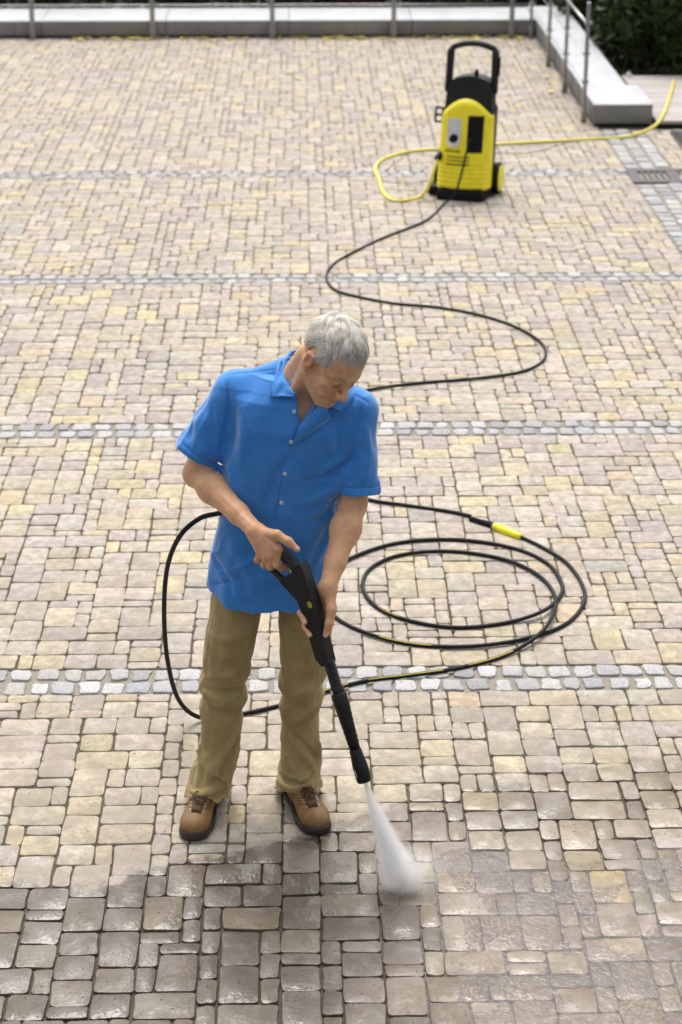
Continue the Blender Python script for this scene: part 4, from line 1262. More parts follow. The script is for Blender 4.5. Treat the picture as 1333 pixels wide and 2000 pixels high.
# keep the sleeves apart from the body under the arm
S.cone((-0.2772, 5.8300, 1.2055), (-0.2558, 5.8300, 1.2996), .012, .004, .02, 'sub')
# shirt-tail hem, lower at the front and back than at the sides
def hem(x, y, z):
    u = (x + .112) / .205
    return (.752 + .042 * np.clip(np.abs(u), 0, 1.2) ** 2.6 + .003 * np.sin(x * 60)) - z
S.apply(hem, (-.40, 5.60, .70), (.22, 6.02, .86), 0, 'cut')
# folds
def sf(pts, w, amp): S.fold([S.onto(p) for p in pts], w * 1.15, amp * 1.9)
sf([(-0.1959, 5.7400, 1.4663), (-0.1840, 5.7000, 1.3814), (-0.1988, 5.7000, 1.2645)], .016, .007)
sf([(-0.2250, 5.7500, 1.4298), (-0.2217, 5.7300, 1.3371), (-0.2363, 5.7400, 1.2576)], .010, -.007)
sf([(0.1617, 5.7000, 1.3707), (0.1116, 5.6900, 1.2829), (0.0329, 5.6700, 1.2241)], .010, .008)
sf([(0.1619, 5.7000, 1.3122), (0.0989, 5.6800, 1.2449), (0.0046, 5.6600, 1.2115)], .009, -.007)
sf([(0.1464, 5.7000, 1.2535), (0.0831, 5.6800, 1.1773), (-0.0116, 5.6600, 1.1353)], .010, .007)
sf([(0.1310, 5.7100, 1.1903), (0.0673, 5.6900, 1.0963), (0.0037, 5.6700, 1.0710)], .009, -.006)
sf([(0.1184, 5.7100, 1.1133), (0.0670, 5.6900, 1.0099), (0.0187, 5.6900, 0.9054)], .012, .008)
sf([(0.0913, 5.7100, 1.0704), (0.0381, 5.6800, 0.9623), (-0.0137, 5.6800, 0.8573)], .010, -.006)
sf([(-0.0179, 5.6600, 1.3289), (-0.0891, 5.6600, 1.2290), (-0.1383, 5.6700, 1.0893)], .012, -.005)
sf([(-0.0589, 5.6600, 1.1271), (-0.0839, 5.6600, 1.0070), (-0.0942, 5.6800, 0.8403)], .012, .005)
sf([(-0.2369, 5.7200, 0.9819), (-0.1895, 5.6900, 0.9072), (-0.1593, 5.6900, 0.8006)], .014, .007)
sf([(-0.2871, 5.7400, 0.9207), (-0.2471, 5.7100, 0.8632), (-0.2326, 5.7100, 0.7918)], .010, -.006)
sf([(-0.2799, 5.7300, 0.8720), (-0.2058, 5.7000, 0.9063), (-0.1405, 5.6800, 0.9551)], .007, .0045)
sf([(-0.2920, 5.7300, 0.8365), (-0.2228, 5.7000, 0.8587), (-0.1575, 5.6800, 0.8939)], .007, -.0045)
sf([(-0.2513, 5.7200, 1.0517), (-0.2248, 5.7100, 1.1589), (-0.2311, 5.7200, 1.2485)], .012, .006)
sf([(0.0061, 5.6700, 1.4406), (0.0677, 5.6700, 1.3577), (0.0911, 5.6800, 1.2702)], .013, .005)
sf([(0.1695, 5.7100, 1.4415), (0.1459, 5.6900, 1.3496), (0.1304, 5.6900, 1.2575)], .008, -.008)      # armhole seam, his left
sf([(-0.2355, 5.7800, 1.4938), (-0.2318, 5.7550, 1.4114), (-0.2611, 5.7800, 1.2677)], .007, -.006)      # armhole seam, his right
sf([(-0.3114, 5.7800, 1.4029), (-0.3331, 5.7700, 1.3397), (-0.3240, 5.7700, 1.2720)], .010, .006)
sf([(-0.2838, 5.7700, 1.4230), (-0.2856, 5.7650, 1.3412), (-0.2991, 5.7700, 1.2548)], .008, -.006)
sf([(0.1851, 5.7000, 1.3788), (0.1919, 5.6600, 1.3107), (0.1798, 5.6550, 1.2121)], .009, .006)
sf([(0.1537, 5.6900, 1.3328), (0.1454, 5.6600, 1.2609), (0.1360, 5.6550, 1.1956)], .008, -.006)
for (a, b) in ((SH_R, SL_R), (SH_L, SL_L)):      # stitched sleeve hems
    d = (b - a) / np.linalg.norm(b - a); c = b - d * .024
    S.apply(lambda x, y, z: .0035 * np.exp(-((((x - c[0]) * d[0] + (y - c[1]) * d[1] + (z - c[2]) * d[2])) / .003) ** 2), c - .1, c + .1, 0, 'disp')
# yoke seams across the front of the shoulders
for pp in ([(-0.2359, 5.8000, 1.5067), (-0.1647, 5.7800, 1.5213), (-0.0865, 5.7800, 1.5307)], [(0.1188, 5.7400, 1.4773), (0.1622, 5.7300, 1.4591), (0.1963, 5.7200, 1.4377)]): S.fold([S.onto(p) for p in pp], .0035, -.004)
# placket edge
PLK = [(-0.0174, 5.6680, 1.3888), (-0.0397, 5.6620, 1.3283), (-0.0641, 5.6600, 1.2289), (-0.0890, 5.6600, 1.1103), (-0.1083, 5.6680, 0.9689), (-0.1231, 5.6820, 0.8396), (-0.1307, 5.6880, 0.7656)]
for i in range(len(PLK) - 1):
    a, b = S.onto(PLK[i]), S.onto(PLK[i + 1]); e = (b - a) * .3
    S.fold([a - e, b + e], .0035, -.0050)
creases(S, (-.46, 5.60, .72), (.29, 6.02, 1.46), (9, 9, 8), .0070, 23, lambda z: .45 + .55 * np.clip((1.25 - z) / .4, 0, 1))
# neck opening
NV = np.array([(-0.0287, 5.6900, 1.5236), (0.0683, 5.6900, 1.4953), (-0.0175, 5.6680, 1.3872)])
def vneck(x, y, z):
    d = None
    for i in range(3):
        a, b = NV[i], NV[(i + 1) % 3]; ex, ez = b[0] - a[0], b[2] - a[2]; L = math.hypot(ex, ez)
        s_ = ((x - a[0]) * ez - (z - a[2]) * ex) / L
        d = s_ if d is None else np.maximum(d, s_)
    return np.maximum(d, y - 5.775)
cen = NV.mean(0)
if vneck(cen[0], 5.7, cen[2]) > 0: NV = NV[::-1]
S.apply(vneck, (-.12, 5.60, 1.36), (.12, 5.80, 1.56), .004, 'sub')
S.cone((-.006, 5.80, 1.478), hw((0, .02, -.05)), .052, .060, .006, 'sub')
me, V = S.nets('shirt', M_SHIRT)
shirt = obj('shirt', me, man); sm = shirt.modifiers.new('soften', 'SMOOTH'); sm.factor = .5; sm.iterations = 4

# collar leaves
def sheet(name, rows, mat, parent, th=.003, n=6):
    """surface lofted through rows of control points, given a little thickness"""
    rows = [catmull(r, n) for r in rows]
    m = len(rows[0]); cols = np.array(rows).transpose(1, 0, 2)
    cols = np.array([catmull(c, 3) for c in cols]) if len(rows) > 2 else cols
    A = cols; k, l = A.shape[0], A.shape[1]
    V = A.reshape(-1, 3); F = [(i * l + j, (i + 1) * l + j, (i + 1) * l + j + 1, i * l + j + 1) for i in range(k - 1) for j in range(l - 1)]
    o = part(name, V, F, mat, parent, True)
    md = o.modifiers.new('thickness', 'SOLIDIFY'); md.thickness = th; md.offset = 0
    return o
def lin(pts, n=4):
    P = np.array(pts, float); return np.vstack([P[i] + (P[i + 1] - P[i]) * t for i in range(len(P) - 1) for t in np.linspace(0, 1, n, endpoint=False)] + [P[-1]])
def clear(p, rise):
    """keep a point of the collar just in front of the shirt"""
    p = np.array(p, float); q = S.onto(p); e = np.array((0, 0, 3.5))
    if np.linalg.norm(q - e) - rise < np.linalg.norm(p - e): p = q + (e - q) / np.linalg.norm(e - q) * rise
    return p
def leaf(inn, out, n=7):
    A, O = lin(inn), lin(out); rows = []
    for k in range(n):
        t = k / (n - 1); r = A * (1 - t) + O * t
        r[:, 2] += .010 * math.sin(math.pi * min(1, t * 1.6)) * (t < .63)
        rows.append([clear(p, .0075 + .004 * (1 - t)) if 0 < t else p for p in r])
    A = np.array(rows).transpose(1, 0, 2); k, l = A.shape[:2]
    F = [(i * l + j, (i + 1) * l + j, (i + 1) * l + j + 1, i * l + j + 1) for i in range(k - 1) for j in range(l - 1)]
    o = part('collar', A.reshape(-1, 3), F, M_SHIRT, shirt, True)
    md = o.modifiers.new('thickness', 'SOLIDIFY'); md.thickness = .0035; md.offset = 0
leaf([(0.0014, 5.8850, 1.5627), (-0.0367, 5.8750, 1.5513), (-0.0587, 5.8250, 1.5351), (-0.0555, 5.7620, 1.5038), (-0.0368, 5.7050, 1.4858), (-0.0245, 5.6880, 1.4770)],
     [(-0.0052, 5.9150, 1.5211), (-0.0561, 5.9050, 1.5248), (-0.0794, 5.8500, 1.5334), (-0.1070, 5.7200, 1.4612), (-0.0709, 5.7000, 1.4730), (-0.0322, 5.6820, 1.4775)])
leaf([(0.0014, 5.8850, 1.5627), (0.0517, 5.8500, 1.5591), (0.0883, 5.7800, 1.5246), (0.0934, 5.7150, 1.4863), (0.0836, 5.6850, 1.4675), (0.0680, 5.6720, 1.4559)],
     [(-0.0052, 5.9150, 1.5211), (0.0866, 5.8700, 1.5323), (0.1478, 5.7800, 1.4912), (0.1495, 5.7200, 1.4628), (0.1129, 5.6800, 1.4280), (0.0834, 5.6720, 1.4459)])
# open front edge folded back below the left collar point
sheet('placket_fold', [[(-0.0190, 5.6620, 1.3878), (0.0153, 5.6580, 1.4252), (0.0463, 5.6600, 1.4603)], [(-0.0254, 5.6550, 1.3607), (0.0181, 5.6500, 1.3953), (0.0677, 5.6500, 1.4475)], [(-0.0396, 5.6580, 1.3331), (0.0149, 5.6560, 1.3700), (0.0755, 5.6600, 1.4142)]], M_SHIRT, shirt, .004)
sheet('collar_lining', [[(0.0402, 5.6640, 1.4622), (0.0523, 5.6550, 1.4457), (0.0491, 5.6500, 1.4279)], [(0.0555, 5.6610, 1.4648), (0.0662, 5.6530, 1.4546), (0.0569, 5.6490, 1.4348)]], M_SHIRTIN, shirt, .002)
def on_shirt(p, rise=.002):
    y = S.front(p[0], p[2]); return (p[0], (y if y is not None else p[1]) - rise, p[2])
for q in ((-0.0326, 5.6700, 1.4310), (-0.0427, 5.6550, 1.3376), (-0.0625, 5.6600, 1.2322), (-0.0745, 5.6600, 1.1341)):
    p = on_shirt(q, .0025) if q[2] < 1.34 else on_shirt(q, .003)
    bm = bmesh.new()
    bm_cyl(bm, (0, .0012, 0), (0, -.0012, 0), .0062, n=14); bm_cyl(bm, (0, -.0010, 0), (0, -.0022, 0), .0062, .0050, n=14)
    bt = bm_part('button', bm, M_BUTTON, shirt, loc=p)
    bm = bmesh.new(); bm_cyl(bm, (0, -.0021, 0), (0, -.0026, 0), .0016, n=8); 
    bm_part('button_thread', bm, M_SHIRT, shirt, loc=p)
# ================================================================ trousers
T = Field((-.42, 5.62, .02), (.14, 6.02, .99), .0032)
zk = np.array([.03, .08, .15, .25, .35, .45, .60, .75, .85, .98])
LEGS = [dict(cx=np.array([-.334, -.328, -.306, -.288, -.280, -.270, -.246, -.222, -.200, -.18]), cy=np.array([5.775, 5.775, 5.785, 5.803, 5.812, 5.810, 5.815, 5.825, 5.83, 5.83]),
             a=np.array([.070, .070, .066, .067, .071, .076, .084, .084, .075, .065]), b=np.array([.116, .112, .092, .078, .078, .082, .094, .100, .095, .085]), ph=.3),
        dict(cx=np.array([-.030, -.031, -.026, -.022, -.020, -.016, -.006, .002, -.004, -.02]), cy=np.array([5.800, 5.798, 5.806, 5.816, 5.818, 5.812, 5.812, 5.822, 5.83, 5.83]),
             a=np.array([.078, .073, .064, .063, .065, .070, .084, .094, .085, .070]), b=np.array([.118, .113, .092, .076, .076, .080, .092, .100, .095, .085]), ph=2.1)]
for L in LEGS:
    def leg(x, y, z, L=L):
        zz = np.asarray(z).ravel(); ip = lambda a: np.interp(zz, zk, a).astype(np.float32).reshape(np.asarray(z).shape)
        dx, dy = x - ip(L['cx']), y - ip(L['cy']); a, b = ip(L['a']), ip(L['b'])
        th = np.arctan2(dx, -dy); ph = L['ph']
        lowk = np.exp(-np.clip(z - .06, 0, 1) / .085); kn = np.exp(-((z - .42) / .10) ** 2)
        wob = .008 * lowk * np.sin(z * 78 + 1.6 * np.sin(th * 2 + ph) + 1.1 * th + ph) * (.6 + .4 * np.cos(th * 1.5 + ph))
        wob += .009 * kn * np.sin(z * 62 + 2.0 * np.sin(th + ph) + ph * 2)
        wob += .0040 * np.sin(th * 3 + z * 12 + ph) * np.clip(1.0 - z, 0, 1) + .0026 * vnoise(x * 30, y * 30, z * 17, int(ph * 10))
        q = np.sqrt((dx / a) ** 2 + (dy / b) ** 2)
        return (q - 1) * np.minimum(a, b) - wob
    c = L['cx']; T.apply(leg, (c.min() - .14, 5.64, .02), (c.max() + .14, 6.0, .99), .035)
# hems hang over the shoes, higher in front
def cuts(x, y, z):
    zr = .082 - .42 * (y - 5.675); zl = .088 - .42 * (y - 5.70)
    h = np.where(x < -.17, np.clip(zr, .022, .084), np.clip(zl, .022, .092))
    return h + .004 * np.sin(x * 90 + y * 40) - z
T.apply(cuts, (-.42, 5.62, .02), (.14, 6.02, .16), 0, 'cut')
def tf(pts, w, amp): T.fold([T.onto(p) for p in pts], w * 1.2, amp * 2.3)
creases(T, (-.42, 5.62, .02), (.14, 6.02, .95), (11, 11, 14), .0060, 11, lambda z: .35 + .65 * np.exp(-((z - .12) / .16) ** 2) + .35 * np.exp(-((z - .45) / .1) ** 2))
tf([(-0.3352, 5.7400, 0.4484), (-0.3079, 5.7250, 0.3905), (-0.2807, 5.7280, 0.3508)], .010, .009)
tf([(-0.3397, 5.7400, 0.4634), (-0.2848, 5.7250, 0.4521), (-0.2157, 5.7400, 0.4565)], .009, -.008)
tf([(-0.3218, 5.7350, 0.5068), (-0.2637, 5.7250, 0.5077), (-0.2274, 5.7350, 0.5244)], .009, .006)
tf([(-0.2255, 5.7500, 0.3096), (-0.2702, 5.7280, 0.2269), (-0.3312, 5.7250, 0.1328)], .010, .009)
tf([(-0.2334, 5.7500, 0.2523), (-0.2716, 5.7300, 0.1679), (-0.3148, 5.7200, 0.1064)], .008, -.009)
tf([(-0.3634, 5.7700, 0.2617), (-0.3527, 5.7450, 0.1795), (-0.3613, 5.7400, 0.1048)], .009, .007)
tf([(-0.4096, 5.7500, 0.0897), (-0.3535, 5.7050, 0.0827), (-0.2729, 5.7300, 0.1098)], .008, .010)
tf([(-0.4016, 5.7450, 0.0671), (-0.3403, 5.7000, 0.0661), (-0.2702, 5.7300, 0.0805)], .006, -.009)
tf([(-0.3021, 5.7250, 0.1519), (-0.2726, 5.7250, 0.1166), (-0.2622, 5.7400, 0.0744)], .007, .008)
tf([(-0.0853, 5.7500, 0.5523), (-0.0630, 5.7350, 0.4669), (-0.0254, 5.7300, 0.4168)], .010, .008)
tf([(0.0531, 5.7600, 0.4337), (0.0077, 5.7350, 0.3817), (-0.0427, 5.7350, 0.3312)], .009, .009)
tf([(0.0496, 5.7600, 0.3999), (0.0075, 5.7350, 0.3496), (-0.0346, 5.7350, 0.3064)], .007, -.008)
tf([(-0.0749, 5.7500, 0.2985), (-0.0351, 5.7350, 0.2491), (0.0181, 5.7350, 0.1618)], .010, .010)
tf([(-0.0515, 5.7450, 0.2914), (-0.0050, 5.7350, 0.2353), (0.0403, 5.7450, 0.1848)], .008, -.009)
tf([(0.0491, 5.7600, 0.2628), (0.0352, 5.7400, 0.1974), (0.0180, 5.7350, 0.1385)], .009, .009)
tf([(-0.1046, 5.7800, 0.0979), (-0.0534, 5.7250, 0.0907), (0.0450, 5.7450, 0.1070)], .008, .010)
tf([(-0.1009, 5.7800, 0.1213), (-0.0532, 5.7300, 0.1073), (0.0451, 5.7500, 0.1236)], .006, -.008)
tf([(-0.0644, 5.7450, 0.6558), (-0.0152, 5.7250, 0.6561), (0.0422, 5.7350, 0.6779)], .012, -.005)
tf([(-0.3189, 5.7600, 0.6599), (-0.2610, 5.7300, 0.6377), (-0.1790, 5.7450, 0.6660)], .012, .005)
tf([(-0.1967, 5.7650, 0.6196), (-0.2155, 5.7600, 0.4927), (-0.2317, 5.7550, 0.3449)], .004, -.004)
tf([(-0.2319, 5.7600, 0.3422), (-0.2716, 5.7500, 0.1950), (-0.2876, 5.7450, 0.0815)], .004, -.004)
me, V = T.nets('trousers', M_KHAKI)
trousers = obj('trousers', me, man); sm = trousers.modifiers.new('soften', 'SMOOTH'); sm.factor = .5; sm.iterations = 3

# ================================================================ shoes
def shoe(toe, heel, flip):
    toe, heel = np.array(toe), np.array(heel)
    d = heel - toe; rz = math.atan2(-d[0], d[1])
    c = (toe + heel) / 2
    F = Field((-.075, -.17, -.002), (.075, .17, .13), .0022)
    s = flip
    F.ell((s * .004, -.062, .038), (.049, .086, .033), None, .02)
    F.ell((s * .002, -.098, .034), (.045, .050, .027), None, .02)
    F.ell((0, .030, .046), (.040, .095, .040), None, .02)
    F.ell((0, .085, .055), (.037, .058, .050), None, .025)
    F.cone((0, -.055, .056), (0, .030, .080), .024, .026, .025)
    F.cone((0, .078, .075), (0, .062, .092), .032, .031, .02)
    F.apply(lambda x, y, z: .018 - z + 0 * x + 0 * y, (-.08, -.17, -.01), (.08, .17, .05), 0, 'cut')
    F.fold([(s * .046, -.030, .05), (s * .020, -.072, .072), (-s * .020, -.072, .072), (-s * .046, -.030, .05)], .003, -.003)   # vamp seam
    F.fold([(s * .042, .02, .06), (s * .030, .05, .085)], .003, -.0025)
    me, V = F.nets('shoe', M_LEATHER)
    o = obj('shoe', me, man, (c[0], c[1], .008), (0, 0, rz))
    # sole with a rubber toe bumper
    K = Field((-.08, -.18, -.002), (.08, .18, .06), .0022)
    def flat(cx, cy, r, h):
        def fn(x, y, z): return np.maximum(np.sqrt((x - cx) ** 2 + (y - cy) ** 2) - r, np.abs(z - h / 2) - h / 2) + 0 * z
        K.apply(fn, (-.09, -.19, -.002), (.09, .19, .06), .012)
    for t in np.linspace(0, 1, 12):
        y = .105 - t * .212; r = np.interp(t, [0, .3, .6, .8, 1], [.040, .036, .046, .053, .046]); flat(s * np.interp(t, [0, .5, 1], [0, -.002, .004]), y, r, .022)
    K.ell((s * .003, -.108, .018), (.048, .050, .030), None, .012)
    K.apply(lambda x, y, z: (y + .108) * 0 + z - (.022 + .022 * np.clip((-.118 - y) / .03, 0, 1)) + 0 * x, (-.09, -.19, -.01), (.09, .19, .08), 0, 'cut')
    K.apply(lambda x, y, z: .001 - z + 0 * x + 0 * y, (-.09, -.19, -.01), (.09, .19, .08), 0, 'cut')
    me, V = K.nets('sole', M_SOLE); obj('sole', me, o)
    # tongue, eyelets and laces
    def top(x, y):
        i = int(round((x - F.lo[0]) / F.h)); j = int(round((y - F.lo[1]) / F.h)); col = F.f[i, j, :]
        k = np.where(col < 0)[0]
        return float(F.lo[2] + F.h * k[-1]) if len(k) else .05
    tg = []
    for w in (-1, -.4, .4, 1):
        tg.append([(w * .015, y, top(w * .015, y) + .0035) for y in np.linspace(-.090, -.008, 5)])
    sheet('tongue', tg, M_LACE, o, .003, 3)
    ys = np.linspace(-.084, -.014, 6); ey = []
    for side in (-1, 1):
        row = []
        for k, y in enumerate(ys):
            x = side * (.019 + .006 * k / 5); p = np.array((x, y, top(x, y) + .002)); row.append(p)
            n = np.array((side * .5, -.25, 1.0)); n /= np.linalg.norm(n)
            u = np.cross(n, (0, 1, 0)); u /= np.linalg.norm(u); w = np.cross(n, u)
            a = np.linspace(0, 2 * np.pi, 11)
            Vt, Ft = tube([p + .0030 * (math.cos(t) * u + math.sin(t) * w) for t in a], .0011, 5, False)
            part('eyelet', Vt, Ft, M_EYELET, o, True)
        ey.append(row)
    for k in range(6):
        for (a, b) in ((ey[0][k], ey[1][min(5, k + (k % 2))]), (ey[1][k], ey[0][min(5, k + 1)])):
            mid = (a + b) / 2; mid[2] = top(mid[0], mid[1]) + .0065
            Vt, Ft = tube(catmull([a, a * .5 + mid * .5 + np.array((0, 0, .002)), mid, b * .5 + mid * .5 + np.array((0, 0, .002)), b], 3), .0019, 6)
            part('lace', Vt, Ft, M_LACE, o, True)
    kn = np.array((0, -.020, top(0, -.020) + .007))
    for side in (-1, 1):
        Vt, Ft = tube(catmull([kn, kn + (side * .012, .004, .006), kn + (side * .024, -.010, -.006), kn + (side * .026, -.024, -.014), kn + (side * .012, -.010, .0)], 4), .0018, 6)
        part('lace', Vt, Ft, M_LACE, o, True)
shoe((-.372, 5.545), (-.325, 5.832), -1)
shoe((.034, 5.572), (-.050, 5.850), 1)
# ================================================================ spray gun and lance
M_GUN = simple('gun_black', (.014, .014, .015), .45, spec=.4, var=.12, bump=.12, bscale=500)
M_GUN2 = simple('lance_black', (.009, .009, .010), .42, spec=.4, var=.12, bump=.12, bscale=500)
gp0 = np.array((0.0026, 5.4613, 1.0098))
gun = empty('spray_lance', (0, 0, 0)); tag(gun, 'black high-pressure spray gun with lance held in both hands of the man', 'spray lance')
gun.location = tuple(gp0)
def gl(p): return np.array(p, float) - gp0
_a, _b, _c = (np.array(q) for q in ((-0.1214, 5.5500, 1.0354), (-0.0097, 5.4700, 1.0093), (0.1735, 5.3150, 0.3559)))
GN = np.cross(_b - _a, _c - _a); GN /= np.linalg.norm(GN)
if GN[1] > 0: GN = -GN            # towards the viewer's side of the gun
body = [(-0.0127, 5.4727, 1.0250), (-0.0005, 5.4637, 1.0155), (0.0130, 5.4524, 0.9698), (0.0281, 5.4399, 0.9244), (0.0432, 5.4270, 0.8672), (0.0537, 5.4177, 0.8201), (0.0643, 5.4087, 0.7814), (0.0780, 5.3969, 0.7248), (0.0564, 5.4115, 0.7088), (0.0364, 5.4264, 0.7275), (0.0182, 5.4419, 0.7930), (0.0015, 5.4558, 0.8468), (-0.0152, 5.4696, 0.9005), (-0.0429, 5.4902, 0.9253), (-0.0708, 5.5108, 0.9485), (-0.0597, 5.5037, 0.9671), (-0.0409, 5.4908, 0.9780), (-0.0314, 5.4848, 0.9960)]
def slab(name, poly, th, mat, bevel, parent=gun, off=0.0):
    bm = bmesh.new(); P = [gl(p) for p in poly]
    f = [bm.verts.new(tuple(p + GN * (th / 2 + off))) for p in P]; k = [bm.verts.new(tuple(p - GN * (th / 2 - off))) for p in P]; n = len(P)
    bm.faces.new(f); bm.faces.new(list(reversed(k)))
    for i in range(n): bm.faces.new((f[i], k[i], k[(i + 1) % n], f[(i + 1) % n]))
    return bm_part(name, bm, mat, parent, bevel=bevel, seg=3)
slab('body', body, .038, M_GUN, .007)
def rodp(name, pts, rad, mat, sides=14, n=5, parent=gun, smooth=True):
    P = catmull([gl(p) for p in pts], n); m = len(P)
    r = np.interp(np.linspace(0, 1, m), np.linspace(0, 1, len(rad)), rad)
    V, F = tube(P, r, sides); return part(name, V, F, mat, parent, smooth)
rodp('grip', [(-0.1344, 5.5581, 1.0080), (-0.1089, 5.5411, 1.0358), (-0.0807, 5.5214, 1.0410), (-0.0498, 5.4988, 1.0203), (-0.0207, 5.4771, 0.9926), (-0.0070, 5.4662, 0.9601)], [.013, .016, .019, .0195, .0195, .017], M_GUN)
rodp('trigger_guard', [(-0.1361, 5.5592, 1.0058), (-0.1159, 5.5440, 0.9834), (-0.0863, 5.5222, 0.9605), (-0.0599, 5.5029, 0.9435), (-0.0259, 5.4779, 0.9173)], [.0125, .010, .010, .0115, .014], M_GUN)
rodp('trigger', [(-0.0393, 5.4900, 0.9852), (-0.0454, 5.4946, 0.9933), (-0.0562, 5.5026, 1.0017), (-0.0653, 5.5097, 1.0189)], [.006, .0055, .005, .004], M_BLK2, 8)
rodp('trigger_lock', [(-0.0424, 5.4810, 0.9842), (-0.0454, 5.4835, 0.9916), (-0.0515, 5.4881, 0.9997)], [.0030, .0038, .0025], M_YEL, 8)
for q in ((-0.0268, 5.4816, 0.9974), (-0.0598, 5.5031, 0.9503)):
    c = gl(q) + GN * .0185; bm = bmesh.new(); bm_cyl(bm, c, c + GN * .0014, .0028, n=10); bm_part('screw', bm, M_BLK2, gun)
c = gl((0.0219, 5.4436, 0.9040)) + GN * .0185
ax = gl((0.0780, 5.3969, 0.7248)) - gl((0.0219, 5.4436, 0.9040)); ax /= np.linalg.norm(ax); sd = np.cross(GN, ax)
def disc(name, c, a, b, h, mat, n=22):
    V = [c + ax * a * math.cos(t) + sd * b * math.sin(t) for t in np.linspace(0, 2 * math.pi, n, endpoint=False)]
    V += [v + GN * h for v in V]; F = [tuple(range(n, 2 * n)), tuple(reversed(range(n)))] + [(i, (i + 1) % n, n + (i + 1) % n, n + i) for i in range(n)]
    return part(name, V, F, mat, gun)
disc('badge_rim', c + ax * .003, .0165, .0115, .0012, M_GUN2); disc('badge', c, .0110, .0085, .0026, simple('dull_yellow', (.36, .36, .03), .4, bump=0))
# ribbed sleeve, collar, lance tube, nozzle head along one straight axis
a0, a1 = gl((0.0673, 5.4045, 0.7245)), gl((0.1750, 5.3139, 0.3565)); L = a1 - a0
def at(px_y): return a0 + L * ((px_y - 1292) / (1527 - 1292))
k = 27
V, F = tube([at(1290) + (at(1346) - at(1290)) * i / (k - 1) for i in range(k)], [.0165 + .0026 * (i % 2) for i in range(k)], 14); part('ribbed_sleeve', V, F, M_GUN, gun)
V, F = tube([at(1338), at(1342), at(1352), at(1355)], [.017, .0205, .0215, .021], 18); col = part('collar', V, F, M_GUN2, gun, True); col.data.set_sharp_from_angle(angle=R(40))
V, F = tube([at(1352), at(1356), at(1380), at(1420), at(1466)], [.021, .0245, .0235, .0200, .0165], 20); part('lance_tube', V, F, M_GUN2, gun, True)
for i in range(9):
    t = at(1362 + i * 11); r_ = np.interp(1362 + i * 11, [1356, 1380, 1420, 1466], [.0245, .0235, .0200, .0165]) + .0007
    V, F = tube([t - L * .004, t + L * .004], [r_, r_], 16, False)
    part('grip_ring', V, F, M_GUN, gun, True)
V, F = tube([at(1462), at(1465), at(1476), at(1490), at(1498), at(1522), at(1526), at(1525.5)], [.0165, .0190, .0200, .0232, .0240, .0236, .0215, .010], 22); nz = part('nozzle', V, F, M_GUN2, gun, True); nz.data.set_sharp_from_angle(angle=R(35))
u = L / np.linalg.norm(L); w = np.cross(GN, u)
M_WPRINT = simple('white_print', (.72, .72, .72), .6, bump=0)
for off, w0, w1, y0, y1 in ((-.013, -.0012, .0012, 1494, 1520), (-.005, -.0016, .0016, 1498, 1512)):
    V = []
    for yy in (y0, y1):
        for ww in (w0, w1):
            s = off + ww; V.append(at(yy) + w * s + GN * (math.sqrt(.0240 ** 2 - s * s) + .0012))
    part('print', V, [(0, 1, 3, 2)], M_WPRINT, gun)
s = .0; V = [at(yy) + w * ww + GN * (math.sqrt(.0215 ** 2 - ww * ww) + .0012) for yy in (1343, 1351) for ww in (-.012, -.002)]; part('print', V, [(0, 1, 3, 2)], M_WPRINT, gun)

# ================================================================ water jet
TIP = np.array((0.1766, 5.3127, 0.3536)); HIT = np.array((0.3004, 5.2488, 0.0000)); JL = float(np.linalg.norm(HIT - TIP))
g = G('water_drop')
_d = g.node('ShaderNodeBsdfDiffuse', {'Color': (.99, .99, .99, 1)}); _t = g.node('ShaderNodeBsdfTranslucent', {'Color': (.99, .99, .99, 1)}); _s = g.node('ShaderNodeBsdfGlossy', {'Color': (1, 1, 1, 1), 'Roughness': .2})
_m = g.node('ShaderNodeMixShader', {0: .5}); g.set(_m.inputs[1], _d.outputs[0]); g.set(_m.inputs[2], _t.outputs[0])
_n = g.node('ShaderNodeMixShader', {0: .15}); g.set(_n.inputs[1], _m.outputs[0]); g.set(_n.inputs[2], _s.outputs[0])
g.t.links.new(_n.outputs[0], g.out.inputs['Surface']); M_DROP = g.m
rd = np.random.default_rng(3)
oct_v = np.array([(1, 0, 0), (-1, 0, 0), (0, 1, 0), (0, -1, 0), (0, 0, 1), (0, 0, -1)], float); oct_f = np.array([(0, 2, 4), (2, 1, 4), (1, 3, 4), (3, 0, 4), (2, 0, 5), (1, 2, 5), (3, 1, 5), (0, 3, 5)])
def drops(name, C, S3, label, cat):
    n = len(C); V = (oct_v[None] * S3[:, None, :] + C[:, None, :]).reshape(-1, 3)
    F = (oct_f[None] + (np.arange(n) * 6)[:, None, None]).reshape(-1, 3)
    return tag(obj(name, fast_mesh(name, V, F, M_DROP, True)), label, cat, kind='stuff')
# the jet: a flat fan of fine drops spreading from the nozzle (local z runs along the jet)
n = 1500
t = rd.uniform(0, 1, n) ** .62
fil = rd.integers(0, 60, n); fa = rd.normal(size=60) * .42; fb = rd.normal(size=60) * .42       # drops travel in threads
own = rd.random(n) < .45
u = np.where(own, rd.normal(size=n) * .42, fa[fil] + rd.normal(size=n) * .05); v = np.where(own, rd.normal(size=n) * .42, fb[fil] + rd.normal(size=n) * .05)
k_ = np.clip(np.hypot(u, v), 1, None); u, v = u / k_ ** .6, v / k_ ** .6
rx, ry = .005 + .066 * t, .005 + .034 * t
C = np.stack([u * rx, v * ry, t * JL * (1 + .03 * rd.normal(size=n) * (t > .9))], 1)
s = rd.uniform(.0004, .0009, n) * (.7 + .7 * t)
jet = drops('water_jet', C, np.stack([s, s, s * rd.uniform(1.5, 5, n)], 1), 'white fan of pressurised water spraying from the lance onto the pavers', 'water jet')
jet.location = tuple(TIP)
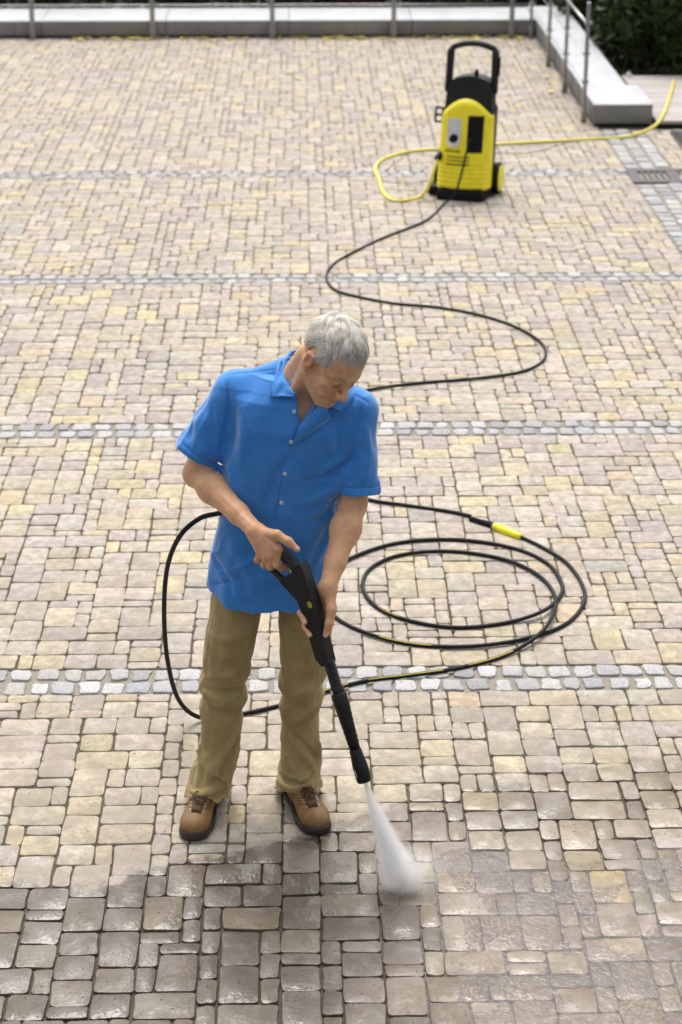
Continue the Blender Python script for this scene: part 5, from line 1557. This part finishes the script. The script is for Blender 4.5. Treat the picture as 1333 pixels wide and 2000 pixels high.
zax = Vector(HIT - TIP).normalized(); xax = (Vector((1, 0, 0)) - zax * zax.x).normalized(); yax = zax.cross(xax)
jet.rotation_euler = Matrix((xax, yax, zax)).transposed().to_euler()
def mat_jet():
    g = G('water_mist'); o = g.objc(); x = g.xyz(o)
    t = g.math('DIVIDE', x[2], JL)
    rx_, ry_ = g.math('MULTIPLY_ADD', t, .080, .008), g.math('MULTIPLY_ADD', t, .050, .008)
    rr = g.math('SQRT', g.math('ADD', g.math('POWER', g.math('DIVIDE', x[0], rx_), 2.0), g.math('POWER', g.math('DIVIDE', x[1], ry_), 2.0)))
    # threads fanning out from the nozzle
    cm = g.node('ShaderNodeCombineXYZ', {'X': g.math('DIVIDE', x[0], rx_), 'Y': g.math('DIVIDE', x[1], ry_), 'Z': g.math('MULTIPLY', t, 1.2)}).outputs[0]
    st = g.rng(g.noise(cm, 3.2, 4, .65), .30, .70, .35, 1.35)
    den = g.math('MULTIPLY', g.math('MULTIPLY', g.rng(rr, .0, 1.0, 1, 0), st), g.rng(t, .70, 1.0, 1, .45))
    den = g.math('MULTIPLY', den, g.math('DIVIDE', 9.5, g.math('ADD', ry_, .008)))
    pv = g.node('ShaderNodeVolumePrincipled', {'Color': (1, 1, 1, 1), 'Anisotropy': .5}); g.set(pv.inputs['Density'], den)
    g.t.links.new(pv.outputs[0], g.out.inputs['Volume'])
    return g.m
V, F = tube([(0, 0, JL * k / 10) for k in range(11)], [.0085 + .082 * k / 10 for k in range(11)], 24)
core = part('spray_mist', V, F, mat_jet(), None, True); core.parent = jet; tag(core, kind='stuff')
# ragged splash and drifting drops where it strikes
n = 2200; a = rd.uniform(0, 2 * math.pi, n); r = np.abs(rd.normal(size=n)) ** 1.2 * .062
z = np.abs(rd.normal(size=n)) * .030 * np.exp(-r * 7) + .008 + .012 * np.clip(np.sin(a * 7 + r * 40), 0, 1) * np.exp(-r * 9)
C = np.stack([HIT[0] + .012 + r * np.cos(a) * 1.15, HIT[1] + r * np.sin(a) * .85, z], 1); s = rd.uniform(.0004, .0010, n)
drops('water_drops', C, np.stack([s, s, s], 1), 'fine water drops splashing round the foot of the jet', 'drops')
def mat_puff():
    g = G('splash_mist'); o = g.objc(); x = g.xyz(o)
    rr = g.math('SQRT', g.math('ADD', g.math('ADD', g.math('POWER', g.math('DIVIDE', x[0], .15), 2.0), g.math('POWER', g.math('DIVIDE', x[1], .115), 2.0)), g.math('POWER', g.math('DIVIDE', x[2], .075), 2.0)))
    den = g.math('MULTIPLY', g.rng(rr, .0, 1.0, 1, 0), g.rng(g.noise(o, 26, 4, .65), .36, .68, 0, 1.3))
    pv = g.node('ShaderNodeVolumePrincipled', {'Color': (1, 1, 1, 1), 'Anisotropy': .3}); g.set(pv.inputs['Density'], g.math('MULTIPLY', den, 22.0))
    g.t.links.new(pv.outputs[0], g.out.inputs['Volume'])
    return g.m
bm = bmesh.new(); bmesh.ops.create_icosphere(bm, subdivisions=3, radius=1.0, matrix=Matrix.Diagonal((.15, .115, .075, 1)))
pf = bm_part('splash_mist', bm, mat_puff()); pf.location = (HIT[0] + .002, HIT[1] + .012, .080)
tag(pf, 'white burst of water mist where the jet strikes the pavers', 'mist', kind='stuff')
